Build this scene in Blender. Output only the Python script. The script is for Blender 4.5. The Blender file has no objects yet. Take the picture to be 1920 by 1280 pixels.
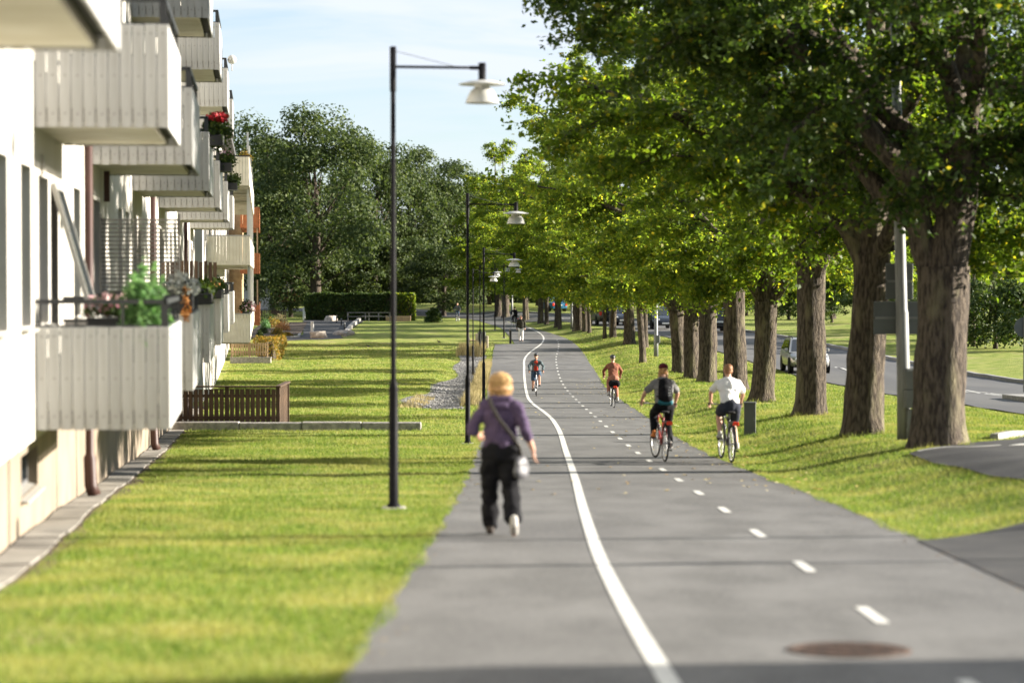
import bpy, bmesh, math, random
import numpy as np
from mathutils import Vector, Matrix, noise as mnoise

sc = bpy.context.scene
col = sc.collection
R = math.radians

# ---------------------------------------------------------------- camera
FPX = 4533.0                                   # 85 mm lens, in photo pixels (1920 wide)
PITCH = math.atan(125 / FPX)
cam_d = bpy.data.cameras.new('camera'); cam = bpy.data.objects.new('camera', cam_d); col.objects.link(cam)
cam_d.lens = 85.0; cam_d.sensor_width = 36.0; cam_d.clip_end = 6000; cam_d.clip_start = 0.1
cam.location = (0, 0, 0); cam.rotation_euler = (R(90) - PITCH, 0, 0)
cam_d.dof.use_dof = True; cam_d.dof.focus_distance = 88.0; cam_d.dof.aperture_fstop = 1.5
sc.camera = cam
# ---------------------------------------------------------------- light
SUN_AZ, SUN_EL = R(7.0), R(16.5)               # azimuth measured from +X (right of the frame) towards +Y (ahead)
sd = Vector((math.cos(SUN_EL) * math.cos(SUN_AZ), math.cos(SUN_EL) * math.sin(SUN_AZ), math.sin(SUN_EL)))
sun_d = bpy.data.lights.new('sun', 'SUN'); sun = bpy.data.objects.new('sun', sun_d); col.objects.link(sun)
sun_d.energy = 5.0; sun_d.angle = R(0.53); sun_d.color = (1.0, 0.92, 0.80)
sun.rotation_euler = (-sd).to_track_quat('-Z', 'Y').to_euler(); sun.location = (60, 20, 40)
w = bpy.data.worlds.new('World'); sc.world = w; w.use_nodes = True
nt = w.node_tree; nt.nodes.clear()
sky = nt.nodes.new('ShaderNodeTexSky'); sky.sky_type = 'NISHITA'; sky.sun_disc = False
sky.sun_elevation = SUN_EL; sky.sun_rotation = R(90) - SUN_AZ; sky.air_density = 1.0; sky.dust_density = 0.1; sky.ozone_density = 3.5
tc = nt.nodes.new('ShaderNodeTexCoord'); mp = nt.nodes.new('ShaderNodeMapping'); mp.inputs['Scale'].default_value = (1.6, 1.6, 9.0)
nz = nt.nodes.new('ShaderNodeTexNoise'); nz.inputs['Scale'].default_value = 4.0; nz.inputs['Detail'].default_value = 7.0; nz.inputs['Roughness'].default_value = 0.55
nz.inputs['Distortion'].default_value = 0.6
rp = nt.nodes.new('ShaderNodeMapRange'); rp.inputs[1].default_value = 0.40; rp.inputs[2].default_value = 0.66; rp.inputs[3].default_value = 0.45; rp.inputs[4].default_value = 0.97
mx = nt.nodes.new('ShaderNodeMix'); mx.data_type = 'RGBA'
bg = nt.nodes.new('ShaderNodeBackground'); bg.inputs['Strength'].default_value = 0.05
wo = nt.nodes.new('ShaderNodeOutputWorld')
L = nt.links.new
L(tc.outputs['Generated'], mp.inputs['Vector']); L(mp.outputs['Vector'], nz.inputs['Vector']); L(nz.outputs['Fac'], rp.inputs[0])
L(rp.outputs[0], mx.inputs[0]); L(sky.outputs[0], mx.inputs[6]); mx.inputs[7].default_value = (4.5, 4.85, 5.4, 1)
L(mx.outputs[2], bg.inputs['Color']); L(bg.outputs[0], wo.inputs[0])
sc.view_settings.view_transform = 'Standard'; sc.view_settings.look = 'None'; sc.view_settings.gamma = 1.0
sc.view_settings.use_curve_mapping = False
sc.view_settings.exposure = 2.02
sc.render.engine = 'CYCLES'
cy = sc.cycles
cy.max_bounces = 6; cy.diffuse_bounces = 3; cy.glossy_bounces = 2; cy.transmission_bounces = 4; cy.transparent_max_bounces = 6
cy.use_denoising = True; cy.caustics_reflective = False; cy.caustics_refractive = False

# ---------------------------------------------------------------- terrain profile and camera rays
KD = np.array([-60, 0, 13, 26, 47, 65, 80, 100, 130, 160, 200, 260, 350, 600, 3000.])
KG = np.array([-.5, 1.65, 2.12, 2.58, 3.4, 3.9, 4.3, 4.7, 4.72, 4.45, 4.25, 4.15, 4.1, 4.1, 4.1])
def herm(x, kx, ky):
    x = np.asarray(x, float); kx = np.asarray(kx, float); ky = np.asarray(ky, float)
    m = np.gradient(ky, kx); i = np.clip(np.searchsorted(kx, x) - 1, 0, len(kx) - 2)
    h = kx[i + 1] - kx[i]; t = np.clip((x - kx[i]) / h, 0, 1)
    return (1+2*t)*(1-t)**2*ky[i] + t*(1-t)**2*h*m[i] + t*t*(3-2*t)*ky[i+1] + t*t*(t-1)*h*m[i+1]
def gdrop(d): return herm(d, KD, KG)
PL = np.array([(-20, -.92), (5, -.92), (12.4, -.91), (17, -.86), (22, -.78), (30, -.72), (40, -.71), (60, -.75), (92, -.98), (123, -1.14), (156.0, -1.13), (156.6, .15), (160, .12), (175, -.25), (194, -.86), (219, -2.9), (245, -5.95), (290, -14), (340, -30)])
PR = np.array([(-20, 3.85), (5, 3.82), (22, 3.80), (33, 3.75), (49, 3.7), (73, 3.88), (92, 3.95), (117, 4.13), (137, 4.23), (156, 4.14), (170, 3.6), (189, 2.1), (205, .6), (225, -1.4), (250, -4.6), (290, -11), (345, -27)])
def pl(d): return np.interp(d, PL[:, 0], PL[:, 1])
def pr(d): return herm(np.clip(d, -20, 345), PR[:, 0], PR[:, 1])
ROAD = np.array([(-60, 15.6), (20, 15.6), (60, 15.6), (120, 15.6), (145, 14.6), (168, 12.5), (192, 9), (212, 4.5), (238, -3), (268, -16), (300, -38)])
def rc(d): return herm(np.clip(d, -60, 300), ROAD[:, 0], ROAD[:, 1])
def sstep(a, b, x):
    t = np.clip((x - a) / (b - a), 0, 1); return t * t * (3 - 2 * t)
def gz(x, y):
    x = np.asarray(x, float); y = np.asarray(y, float)
    z = -gdrop(y) - 0.02
    z = z + 0.42 * sstep(0.15, 3.0, x - pr(y)) * sstep(12, 30, y)
    z = z + 0.10 * sstep(21, 27, x)
    swale = sstep(74, 82, y) * (1 - sstep(134, 142, y)) * np.clip(1 - ((x + 2.5) / 1.15) ** 2, 0, 1)
    z = z - 0.14 * swale
    m = sstep(.3, 1.2, np.maximum(pl(y) - x, x - pr(y)))
    z = z + m * 0.02 * (np.sin(x * 1.7 + y * .6) * np.sin(y * .9 - x * .5) + .5 * np.sin(x * 3.1 + 1.3) * np.sin(y * 2.3))
    return z
def gz1(x, y): return float(gz(x, y))
def ray(px, py):
    u = px - 960; v = 640 - py; c, s = math.cos(PITCH), math.sin(PITCH)
    y = FPX * c + v * s; z = -FPX * s + v * c
    return u / y, z / y
def at(px, py, d):
    a, b = ray(px, py); return Vector((a * d, d, b * d))
_DD = np.linspace(9, 420, 20000)
def gp(px, py):
    a, b = ray(px, py); f = b * _DD - gz(a * _DD, _DD); k = np.where(f <= 0)[0]
    d = _DD[k[0]] if len(k) else 420.
    return Vector((a * d, d, gz1(a * d, d)))

# ---------------------------------------------------------------- materials
def M(name, c1, c2=None, scale=6.0, detail=6.0, rough=0.8, bump=0.0, bscale=60.0, metal=0.0, lo=.38, hi=.62, rnd=0.0, trans=None, tfac=.4,
      stretch=(1, 1, 1), spec=.3, island=None, c3=None, s3=1.0, lo3=.5, hi3=.7, pos=False, sheen=0, bdist=.01, patch=None):
    m = bpy.data.materials.new(name); m.use_nodes = True; n = m.node_tree; p = n.nodes['Principled BSDF']; k = n.links.new
    p.inputs['Roughness'].default_value = rough; p.inputs['Metallic'].default_value = metal; p.inputs['Specular IOR Level'].default_value = spec
    cc = lambda c: (c[0], c[1], c[2], 1)
    src = None
    if c2 is not None or bump:
        if pos: g = n.nodes.new('ShaderNodeNewGeometry'); vec = g.outputs['Position']
        else: g = n.nodes.new('ShaderNodeTexCoord'); vec = g.outputs['Object']
        mp = n.nodes.new('ShaderNodeMapping'); mp.inputs['Scale'].default_value = stretch; k(vec, mp.inputs['Vector']); vec = mp.outputs['Vector']
    def noisemix(a, b, s, lo, hi, det):
        t = n.nodes.new('ShaderNodeTexNoise'); t.inputs['Scale'].default_value = s; t.inputs['Detail'].default_value = det; k(vec, t.inputs['Vector'])
        r = n.nodes.new('ShaderNodeMapRange'); r.inputs[1].default_value = lo; r.inputs[2].default_value = hi; k(t.outputs['Fac'], r.inputs[0])
        x = n.nodes.new('ShaderNodeMix'); x.data_type = 'RGBA'; k(r.outputs[0], x.inputs[0])
        for i, q in ((6, a), (7, b)):
            if isinstance(q, tuple): x.inputs[i].default_value = cc(q)
            else: k(q, x.inputs[i])
        return x.outputs[2]
    if c2 is not None:
        src = noisemix(tuple(c1), tuple(c2), scale, lo, hi, detail)
        if c3 is not None: src = noisemix(src, tuple(c3), s3, lo3, hi3, 5.0)
    if island:
        g = n.nodes.new('ShaderNodeNewGeometry'); r = n.nodes.new('ShaderNodeValToRGB'); k(g.outputs['Random Per Island'], r.inputs[0])
        e = r.color_ramp.elements; e[0].position, e[1].position = island[0][0], island[-1][0]
        e[0].color = cc(island[0][1]); e[1].color = cc(island[-1][1])
        for ps, c in island[1:-1]: q = e.new(ps); q.color = cc(c)
        src = r.outputs[0]
    if patch:
        g = n.nodes.new('ShaderNodeNewGeometry'); t = n.nodes.new('ShaderNodeTexNoise'); t.inputs['Scale'].default_value = patch[1]; t.inputs['Detail'].default_value = 8; k(g.outputs['Position'], t.inputs['Vector'])
        r = n.nodes.new('ShaderNodeMapRange'); r.inputs[1].default_value = patch[2]; r.inputs[2].default_value = patch[3]; r.inputs[4].default_value = patch[4]; k(t.outputs['Fac'], r.inputs[0])
        x = n.nodes.new('ShaderNodeMix'); x.data_type = 'RGBA'; k(r.outputs[0], x.inputs[0]); k(src, x.inputs[6]); x.inputs[7].default_value = cc(patch[0]); src = x.outputs[2]
    if rnd:
        oi = n.nodes.new('ShaderNodeObjectInfo'); mr = n.nodes.new('ShaderNodeMapRange'); k(oi.outputs['Random'], mr.inputs[0])
        mr.inputs[3].default_value = 1 - rnd; mr.inputs[4].default_value = 1 + rnd * .4
        hs = n.nodes.new('ShaderNodeHueSaturation'); k(mr.outputs[0], hs.inputs['Value'])
        if src is None: hs.inputs['Color'].default_value = cc(c1)
        else: k(src, hs.inputs['Color'])
        src = hs.outputs[0]
    if src is None: p.inputs['Base Color'].default_value = cc(c1)
    else: k(src, p.inputs['Base Color'])
    if bump:
        t = n.nodes.new('ShaderNodeTexNoise'); t.inputs['Scale'].default_value = bscale; t.inputs['Detail'].default_value = 5; k(vec, t.inputs['Vector'])
        b = n.nodes.new('ShaderNodeBump'); b.inputs['Strength'].default_value = bump; b.inputs['Distance'].default_value = bdist; k(t.outputs['Fac'], b.inputs['Height']); k(b.outputs[0], p.inputs['Normal'])
    if trans is not None:
        tr = n.nodes.new('ShaderNodeBsdfTranslucent'); ms = n.nodes.new('ShaderNodeMixShader'); ms.inputs[0].default_value = tfac
        if src is not None:
            gm = n.nodes.new('ShaderNodeMix'); gm.data_type = 'RGBA'; gm.blend_type = 'MULTIPLY'; gm.inputs[0].default_value = 1.0
            k(src, gm.inputs[6]); gm.inputs[7].default_value = cc(trans); k(gm.outputs[2], tr.inputs['Color'])
        else: tr.inputs['Color'].default_value = cc(trans)
        out = n.nodes['Material Output']; k(p.outputs[0], ms.inputs[1]); k(tr.outputs[0], ms.inputs[2]); k(ms.outputs[0], out.inputs[0])
    return m

MT = dict(
    grass=M('grass', (.13, .19, .030), (.29, .30, .085), scale=1.6, detail=12, rough=1, bump=.8, bscale=45, bdist=.04, lo=.36, hi=.64, c3=(.30, .26, .13), s3=.45, lo3=.54, hi3=.74, pos=True, spec=.1),
    blade=M('grass_blade', (.1, .15, .02), rough=.7, island=[(0, (.045, .09, .013)), (.35, (.11, .18, .027)), (.8, (.22, .275, .055)), (1, (.38, .35, .15))], trans=(1.3, 1.35, .8), tfac=.4, patch=((.34, .31, .115), .8, .45, .68, .75), spec=.2),
    asphalt=M('asphalt', (.098, .097, .094), (.142, .1405, .137), scale=1.6, detail=15, lo=.38, hi=.62, rough=.85, bump=.35, bscale=220, pos=True, c3=(.094, .093, .092), s3=.30, lo3=.48, hi3=.70, stretch=(1, .5, 1), patch=((.20, .197, .19), 24, .53, .70, .65)),
    asphalt_dark=M('asphalt_dark', (.038, .038, .040), (.06, .059, .058), scale=1.3, detail=12, rough=.85, bump=.35, bscale=200, pos=True),
    asphalt_road=M('asphalt_road', (.085, .085, .086), (.115, .113, .11), scale=.5, detail=10, rough=.8, bump=.2, bscale=200, pos=True, stretch=(1, .15, 1)),
    paint=M('road_paint', (.60, .595, .56), (.30, .295, .28), scale=16, detail=12, rough=.7, pos=True, lo=.50, hi=.72),
    stucco=M('stucco_white', (.50, .48, .44), (.43, .405, .36), scale=1.2, detail=8, rough=.95, bump=.25, bscale=90),
    plinth=M('plinth_render', (.25, .205, .155), (.20, .165, .125), scale=1.6, detail=9, rough=.95, bump=.3, bscale=70, c3=(.15, .125, .10), s3=.6, lo3=.55, hi3=.8),
    board=M('balcony_board', (.47, .47, .465), (.39, .385, .375), scale=2.2, detail=8, rough=.55, rnd=.10, stretch=(6, 6, .6), c3=(.30, .27, .22), s3=1.2, lo3=.55, hi3=.8),
    soffit=M('balcony_soffit', (.58, .55, .47), (.50, .46, .37), scale=2, rough=.9),
    black=M('black_gap', (.012, .012, .013), rough=.8),
    railing=M('railing_metal', (.022, .024, .028), rough=.45, spec=.5),
    lamp=M('lamp_black', (.005, .005, .0065), (.009, .0085, .010), scale=14, rough=.55, spec=.08),
    enamel=M('lamp_enamel', (.50, .50, .48), (.42, .42, .39), scale=7, rough=.35, spec=.5),
    lampglass=M('lamp_diffuser', (.55, .55, .52), rough=.4),
    concrete=M('concrete', (.42, .40, .36), (.32, .30, .27), scale=3, detail=9, rough=.95, bump=.3, bscale=80, rnd=.15),
    granite=M('granite', (.36, .34, .31), (.22, .21, .20), scale=9, detail=10, rough=.9, bump=.6, bscale=30, rnd=.12, bdist=.03),
    kerb=M('kerb_stone', (.34, .33, .31), (.24, .23, .22), scale=7, detail=9, rough=.9, bump=.3, bscale=60, pos=True),
    downpipe=M('downpipe_brown', (.062, .028, .021), (.045, .021, .017), scale=4, rough=.5),
    fencewood=M('fence_wood', (.11, .07, .045), (.065, .042, .03), scale=3, detail=8, rough=.85, stretch=(8, 8, .7), rnd=.3),
    palewood=M('pale_wood', (.42, .30, .19), (.32, .22, .14), scale=3, detail=8, rough=.8, stretch=(8, 8, .7), rnd=.2),
    greywood=M('grey_wood', (.19, .18, .165), (.13, .12, .11), scale=3, detail=8, rough=.9, stretch=(8, 8, .7), rnd=.2),
    orange=M('orange_panel', (.36, .125, .05), (.29, .10, .04), scale=3, rough=.7, rnd=.1),
    cream=M('cream_panel', (.70, .655, .54), (.64, .59, .48), scale=3, rough=.7, rnd=.04),
    brick=M('yellow_brick', (.46, .34, .20), (.36, .26, .15), scale=6, rough=.9),
    glass=M('window_glass', (.02, .025, .03), rough=.06, spec=.8),
    frame=M('window_frame', (.13, .13, .135), rough=.5),
    slab=M('slab_concrete', (.27, .255, .225), (.20, .19, .17), scale=3, detail=9, rough=.95, bump=.3, bscale=80, rnd=.2),
    tab=M('reflective_tab', (.6, .6, .6), rough=.3),
    framebrown=M('window_frame_brown', (.16, .10, .07), rough=.6),
    alu=M('sash_metal', (.42, .41, .38), rough=.4, metal=.3),
    roof=M('roof_felt', (.06, .06, .06), rough=.95),
    bark=M('bark', (.112, .089, .066), (.036, .028, .022), scale=9, detail=14, rough=.95, bump=1.0, bscale=15, stretch=(2.2, 2.2, .55), bdist=.06, c3=(.165, .145, .088), s3=1.6, lo3=.55, hi3=.70, lo=.40, hi=.60),
    bark_dark=M('bark_dark', (.09, .07, .05), (.04, .032, .026), scale=5, detail=10, rough=.95, bump=.8, bscale=10, stretch=(2, 2, .4), bdist=.05),
    leaf=M('leaf', (.06, .11, .015), rough=.5, spec=.3, island=[(0, (.024, .046, .009)), (.5, (.042, .075, .012)), (.9, (.070, .105, .016)), (.98, (.12, .13, .02)), (1, (.30, .24, .03))], trans=(2.2, 2.3, 1.0), tfac=.34),  # darker copy: shade inside the dense near crown put into the colour
    leaf_far=M('leaf_far', (.06, .11, .015), rough=.55, spec=.2, island=[(0, (.042, .072, .014)), (.5, (.078, .118, .018)), (.87, (.125, .155, .024)), (.985, (.18, .18, .028)), (1, (.34, .28, .035))], trans=(3.0, 2.85, 1.2), tfac=.58),  # brighter copy: backlight on the farther crowns put into the leaf colour
    leaf_mid=M('leaf_mid', (.06, .11, .015), rough=.5, spec=.25, island=[(0, (.040, .066, .011)), (.5, (.065, .100, .015)), (.9, (.105, .135, .019)), (.97, (.17, .165, .023)), (1, (.34, .27, .03))], trans=(2.8, 2.9, 1.0), tfac=.52),  # in-between copy, with part of the backlight in its colour
    leaf_oak=M('leaf_oak', (.04, .07, .015), rough=.6, spec=.15, island=[(0, (.026, .042, .017)), (.5, (.050, .074, .025)), (1, (.10, .122, .042))], trans=(1.8, 1.9, .9), tfac=.25),
    leaf_hedge=M('leaf_hedge', (.04, .07, .015), rough=.6, spec=.2, island=[(0, (.022, .042, .011)), (.6, (.040, .068, .015)), (1, (.09, .11, .025))], trans=(1.8, 1.9, .8), tfac=.25),
    leaf_ochre=M('leaf_ochre', (.2, .15, .03), rough=.6, island=[(0, (.09, .11, .02)), (.5, (.22, .17, .03)), (1, (.42, .22, .04))], trans=(1.4, 1.4, .7), tfac=.35),
    leaf_feather=M('leaf_feather', (.10, .2, .07), rough=.5, island=[(0, (.07, .17, .05)), (1, (.20, .34, .14))], trans=(1.3, 1.4, 1.0), tfac=.35),
    leaf_grey=M('leaf_grey', (.3, .32, .3), rough=.7, island=[(0, (.22, .25, .23)), (1, (.46, .47, .44))], trans=(1, 1, 1), tfac=.2),
    petal_red=M('petal_red', (.55, .02, .025), rough=.5, island=[(0, (.38, .012, .018)), (1, (.65, .03, .04))]),
    petal_orange=M('petal_orange', (.55, .25, .06), rough=.6, island=[(0, (.42, .16, .05)), (1, (.68, .36, .12))]),
    petal_pink=M('petal_pink', (.6, .35, .38), rough=.6, island=[(0, (.5, .22, .27)), (1, (.7, .55, .52))]),
    reed=M('reed', (.35, .27, .12), rough=.8, island=[(0, (.16, .15, .045)), (.5, (.36, .29, .13)), (1, (.52, .43, .24))], trans=(1, 1, 1), tfac=.3),
    litter=M('fallen_leaf', (.4, .3, .1), rough=.7, island=[(0, (.42, .25, .08)), (.6, (.55, .42, .14)), (1, (.62, .55, .36))]),
    litter2=M('dry_litter', (.2, .13, .06), rough=.8, island=[(0, (.08, .05, .03)), (.7, (.2, .13, .06)), (1, (.36, .27, .12))]),
    gravel=M('gravel', (.23, .225, .22), (.11, .108, .105), scale=14, detail=8, rough=.95, bump=.9, bscale=16, bdist=.05, pos=True, c3=(.25, .21, .13), s3=.7, lo3=.55, hi3=.75),
    pebble=M('pebble', (.3, .29, .28), rough=.9, island=[(0, (.09, .09, .09)), (.6, (.21, .205, .20)), (1, (.36, .35, .33))]),
    soil=M('soil', (.10, .07, .045), (.06, .043, .03), scale=8, rough=1, bump=.6, bscale=30, pos=True),
    rust=M('rusty_iron', (.10, .062, .045), (.045, .033, .028), scale=14, detail=9, rough=.8, bump=.4, bscale=80, metal=.2),
    ruststain=M('rust_stain', (.13, .095, .075), (.12, .108, .10), scale=4, rough=.85, pos=True),
    galv=M('galvanised', (.20, .205, .20), (.15, .155, .15), scale=5, rough=.5, metal=.25, stretch=(1, 1, .3)),
    greybox=M('grey_box', (.135, .14, .135), (.11, .115, .11), scale=3, rough=.5),
    cabinet=M('cabinet_green_grey', (.10, .105, .10), (.085, .09, .085), scale=3, rough=.55),
    signback=M('sign_back', (.10, .11, .11), (.085, .092, .092), scale=2, rough=.5),
    whitepost=M('white_post', (.74, .73, .70), rough=.6),
    stone=M('boulder', (.46, .40, .33), (.30, .26, .22), scale=3, detail=9, rough=.95, bump=.8, bscale=8, bdist=.05),
    skin=M('skin', (.58, .33, .235), (.53, .29, .20), scale=5, rough=.5, spec=.35),
    hair_blond=M('hair_blond', (.56, .33, .13), (.27, .13, .045), scale=9, detail=8, rough=.45, stretch=(3, 3, .5), spec=.5),
    hair_strand=M('hair_strand', (.5, .3, .1), rough=.45, spec=.4, island=[(0, (.24, .115, .04)), (.5, (.48, .28, .10)), (1, (.68, .46, .20))]),
    hair_red=M('hair_redblond', (.34, .17, .085), (.24, .12, .06), scale=24, rough=.6),
    hair_grey=M('hair_light', (.5, .36, .22), (.4, .28, .17), scale=20, rough=.6),
    purple=M('cloth_purple', (.078, .054, .100), (.064, .044, .083), scale=14, rough=.95, bump=.3, bscale=120),
    cl_black=M('cloth_black', (.006, .006, .0075), (.010, .010, .012), scale=8, rough=.9, spec=.15),
    cl_grey=M('cloth_grey', (.20, .195, .19), (.16, .157, .155), scale=10, rough=.95),
    cl_white=M('cloth_white', (.80, .79, .78), (.74, .73, .73), scale=8, rough=.9),
    cl_navy=M('cloth_navy', (.022, .026, .042), (.03, .034, .05), scale=8, rough=.9),
    cl_rust=M('cloth_rust', (.20, .075, .042), (.16, .06, .035), scale=8, rough=.9),
    cl_rose=M('cloth_rose', (.33, .15, .10), (.28, .12, .08), scale=8, rough=.9),
    cl_teal=M('cloth_greyteal', (.11, .145, .155), (.085, .11, .12), scale=10, rough=.9),
    cl_red=M('cloth_red', (.50, .06, .03), (.42, .045, .025), scale=8, rough=.85),
    cl_denim=M('cloth_denim', (.05, .085, .13), (.035, .06, .10), scale=12, rough=.95),
    cl_olive=M('cloth_olive', (.035, .033, .022), (.025, .024, .017), scale=10, rough=.9),
    cl_maroon=M('cloth_maroon', (.085, .008, .015), (.065, .006, .012), scale=8, rough=.85),
    cl_tealdeep=M('cloth_deepteal', (.02, .12, .15), rough=.9),
    shoe_dark=M('shoe_dark', (.045, .035, .03), rough=.7),
    shoe_white=M('shoe_white', (.42, .40, .37), rough=.6),
    shoe_orange=M('shoe_orange', (.62, .20, .05), rough=.6),
    bag_grey=M('bag_silver_grey', (.14, .14, .15), (.08, .08, .088), scale=9, rough=.5),
    strap=M('strap_dark', (.04, .035, .03), rough=.7),
    tyre=M('tyre', (.02, .02, .02), rough=.85),
    rim=M('rim', (.5, .5, .5), rough=.3, metal=.8),
    bikered=M('bike_red', (.25, .025, .022), rough=.35, spec=.5),
    bikewhite=M('bike_white', (.74, .72, .76), rough=.35, spec=.5),
    bikeblack=M('bike_black', (.02, .02, .022), rough=.35, spec=.5),
    redlens=M('red_lens', (.75, .05, .02), rough=.25, spec=.5),
    car_silver=M('car_silver', (.36, .36, .35), rough=.28, metal=.6),
    car_navy=M('car_navy', (.02, .028, .045), rough=.25, spec=.6),
    car_black=M('car_black', (.015, .016, .02), rough=.25, spec=.6),
    car_red=M('car_red', (.33, .012, .018), rough=.25, spec=.6),
    car_blue=M('car_blue', (.03, .13, .24), rough=.25, spec=.6),
    car_olive=M('car_olive', (.10, .095, .07), rough=.3, spec=.5),
    headlight=M('headlight_lens', (.75, .76, .78), rough=.12, spec=.8),
    plate=M('number_plate', (.75, .75, .72), rough=.5),
    darkplastic=M('dark_plastic', (.025, .025, .026), rough=.6),
    hill=M('hill_forest', (.035, .055, .03), (.055, .075, .04), scale=.05, rough=1, pos=True, bump=.6, bscale=.15, bdist=6),
    feather_b=M('feather_black', (.012, .012, .016), rough=.6),
    feather_w=M('feather_white', (.75, .75, .73), rough=.7),
    bluesign=M('sign_blue', (.03, .16, .36), rough=.5),
)

# ---------------------------------------------------------------- mesh helpers
def link(name, me, mat=None, parent=None, loc=None, smooth=False):
    o = bpy.data.objects.new(name, me); col.objects.link(o)
    if mat is not None and me is not None:
        ms = mat if isinstance(mat, (list, tuple)) else [mat]
        if len(me.materials) == 0:
            for q in ms: me.materials.append(MT[q] if isinstance(q, str) else q)
    if parent is not None: o.parent = parent
    if loc is not None: o.location = loc
    if smooth and me is not None: me.polygons.foreach_set('use_smooth', [True] * len(me.polygons))
    return o
def tag(o, label=None, cat=None, group=None, kind=None):
    if label: o['label'] = label
    if cat: o['category'] = cat
    if group: o['group'] = group
    if kind: o['kind'] = kind
    return o
def empty(name, loc=(0, 0, 0), rz=0.0, label=None, cat=None, group=None):
    o = bpy.data.objects.new(name, None); col.objects.link(o); o.location = loc; o.rotation_euler = (0, 0, rz); o.empty_display_size = .2
    return tag(o, label, cat, group)
def np_mesh(name, V, n):
    """V: (k*n,3) vertices, faces are consecutive runs of n"""
    V = np.asarray(V, np.float32); me = bpy.data.meshes.new(name); k = len(V) // n
    me.vertices.add(len(V)); me.vertices.foreach_set('co', V.ravel())
    me.loops.add(k * n); me.loops.foreach_set('vertex_index', np.arange(k * n, dtype=np.int32))
    me.polygons.add(k); me.polygons.foreach_set('loop_start', np.arange(0, k * n, n, dtype=np.int32)); me.polygons.foreach_set('loop_total', np.full(k, n, np.int32))
    me.update(calc_edges=True); return me
def grid_mesh(name, X, Y, Z):
    r, c = X.shape; V = np.stack([X, Y, Z], -1).reshape(-1, 3).astype(np.float32)
    i = np.arange(r * c).reshape(r, c)
    Fq = np.stack([i[:-1, :-1], i[:-1, 1:], i[1:, 1:], i[1:, :-1]], -1).reshape(-1, 4).astype(np.int32)
    me = bpy.data.meshes.new(name); k = len(Fq)
    me.vertices.add(len(V)); me.vertices.foreach_set('co', V.ravel()); me.loops.add(k * 4); me.loops.foreach_set('vertex_index', Fq.ravel())
    me.polygons.add(k); me.polygons.foreach_set('loop_start', np.arange(0, k * 4, 4, dtype=np.int32)); me.polygons.foreach_set('loop_total', np.full(k, 4, np.int32))
    me.polygons.foreach_set('use_smooth', np.ones(k, bool)); me.update(calc_edges=True); return me
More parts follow.
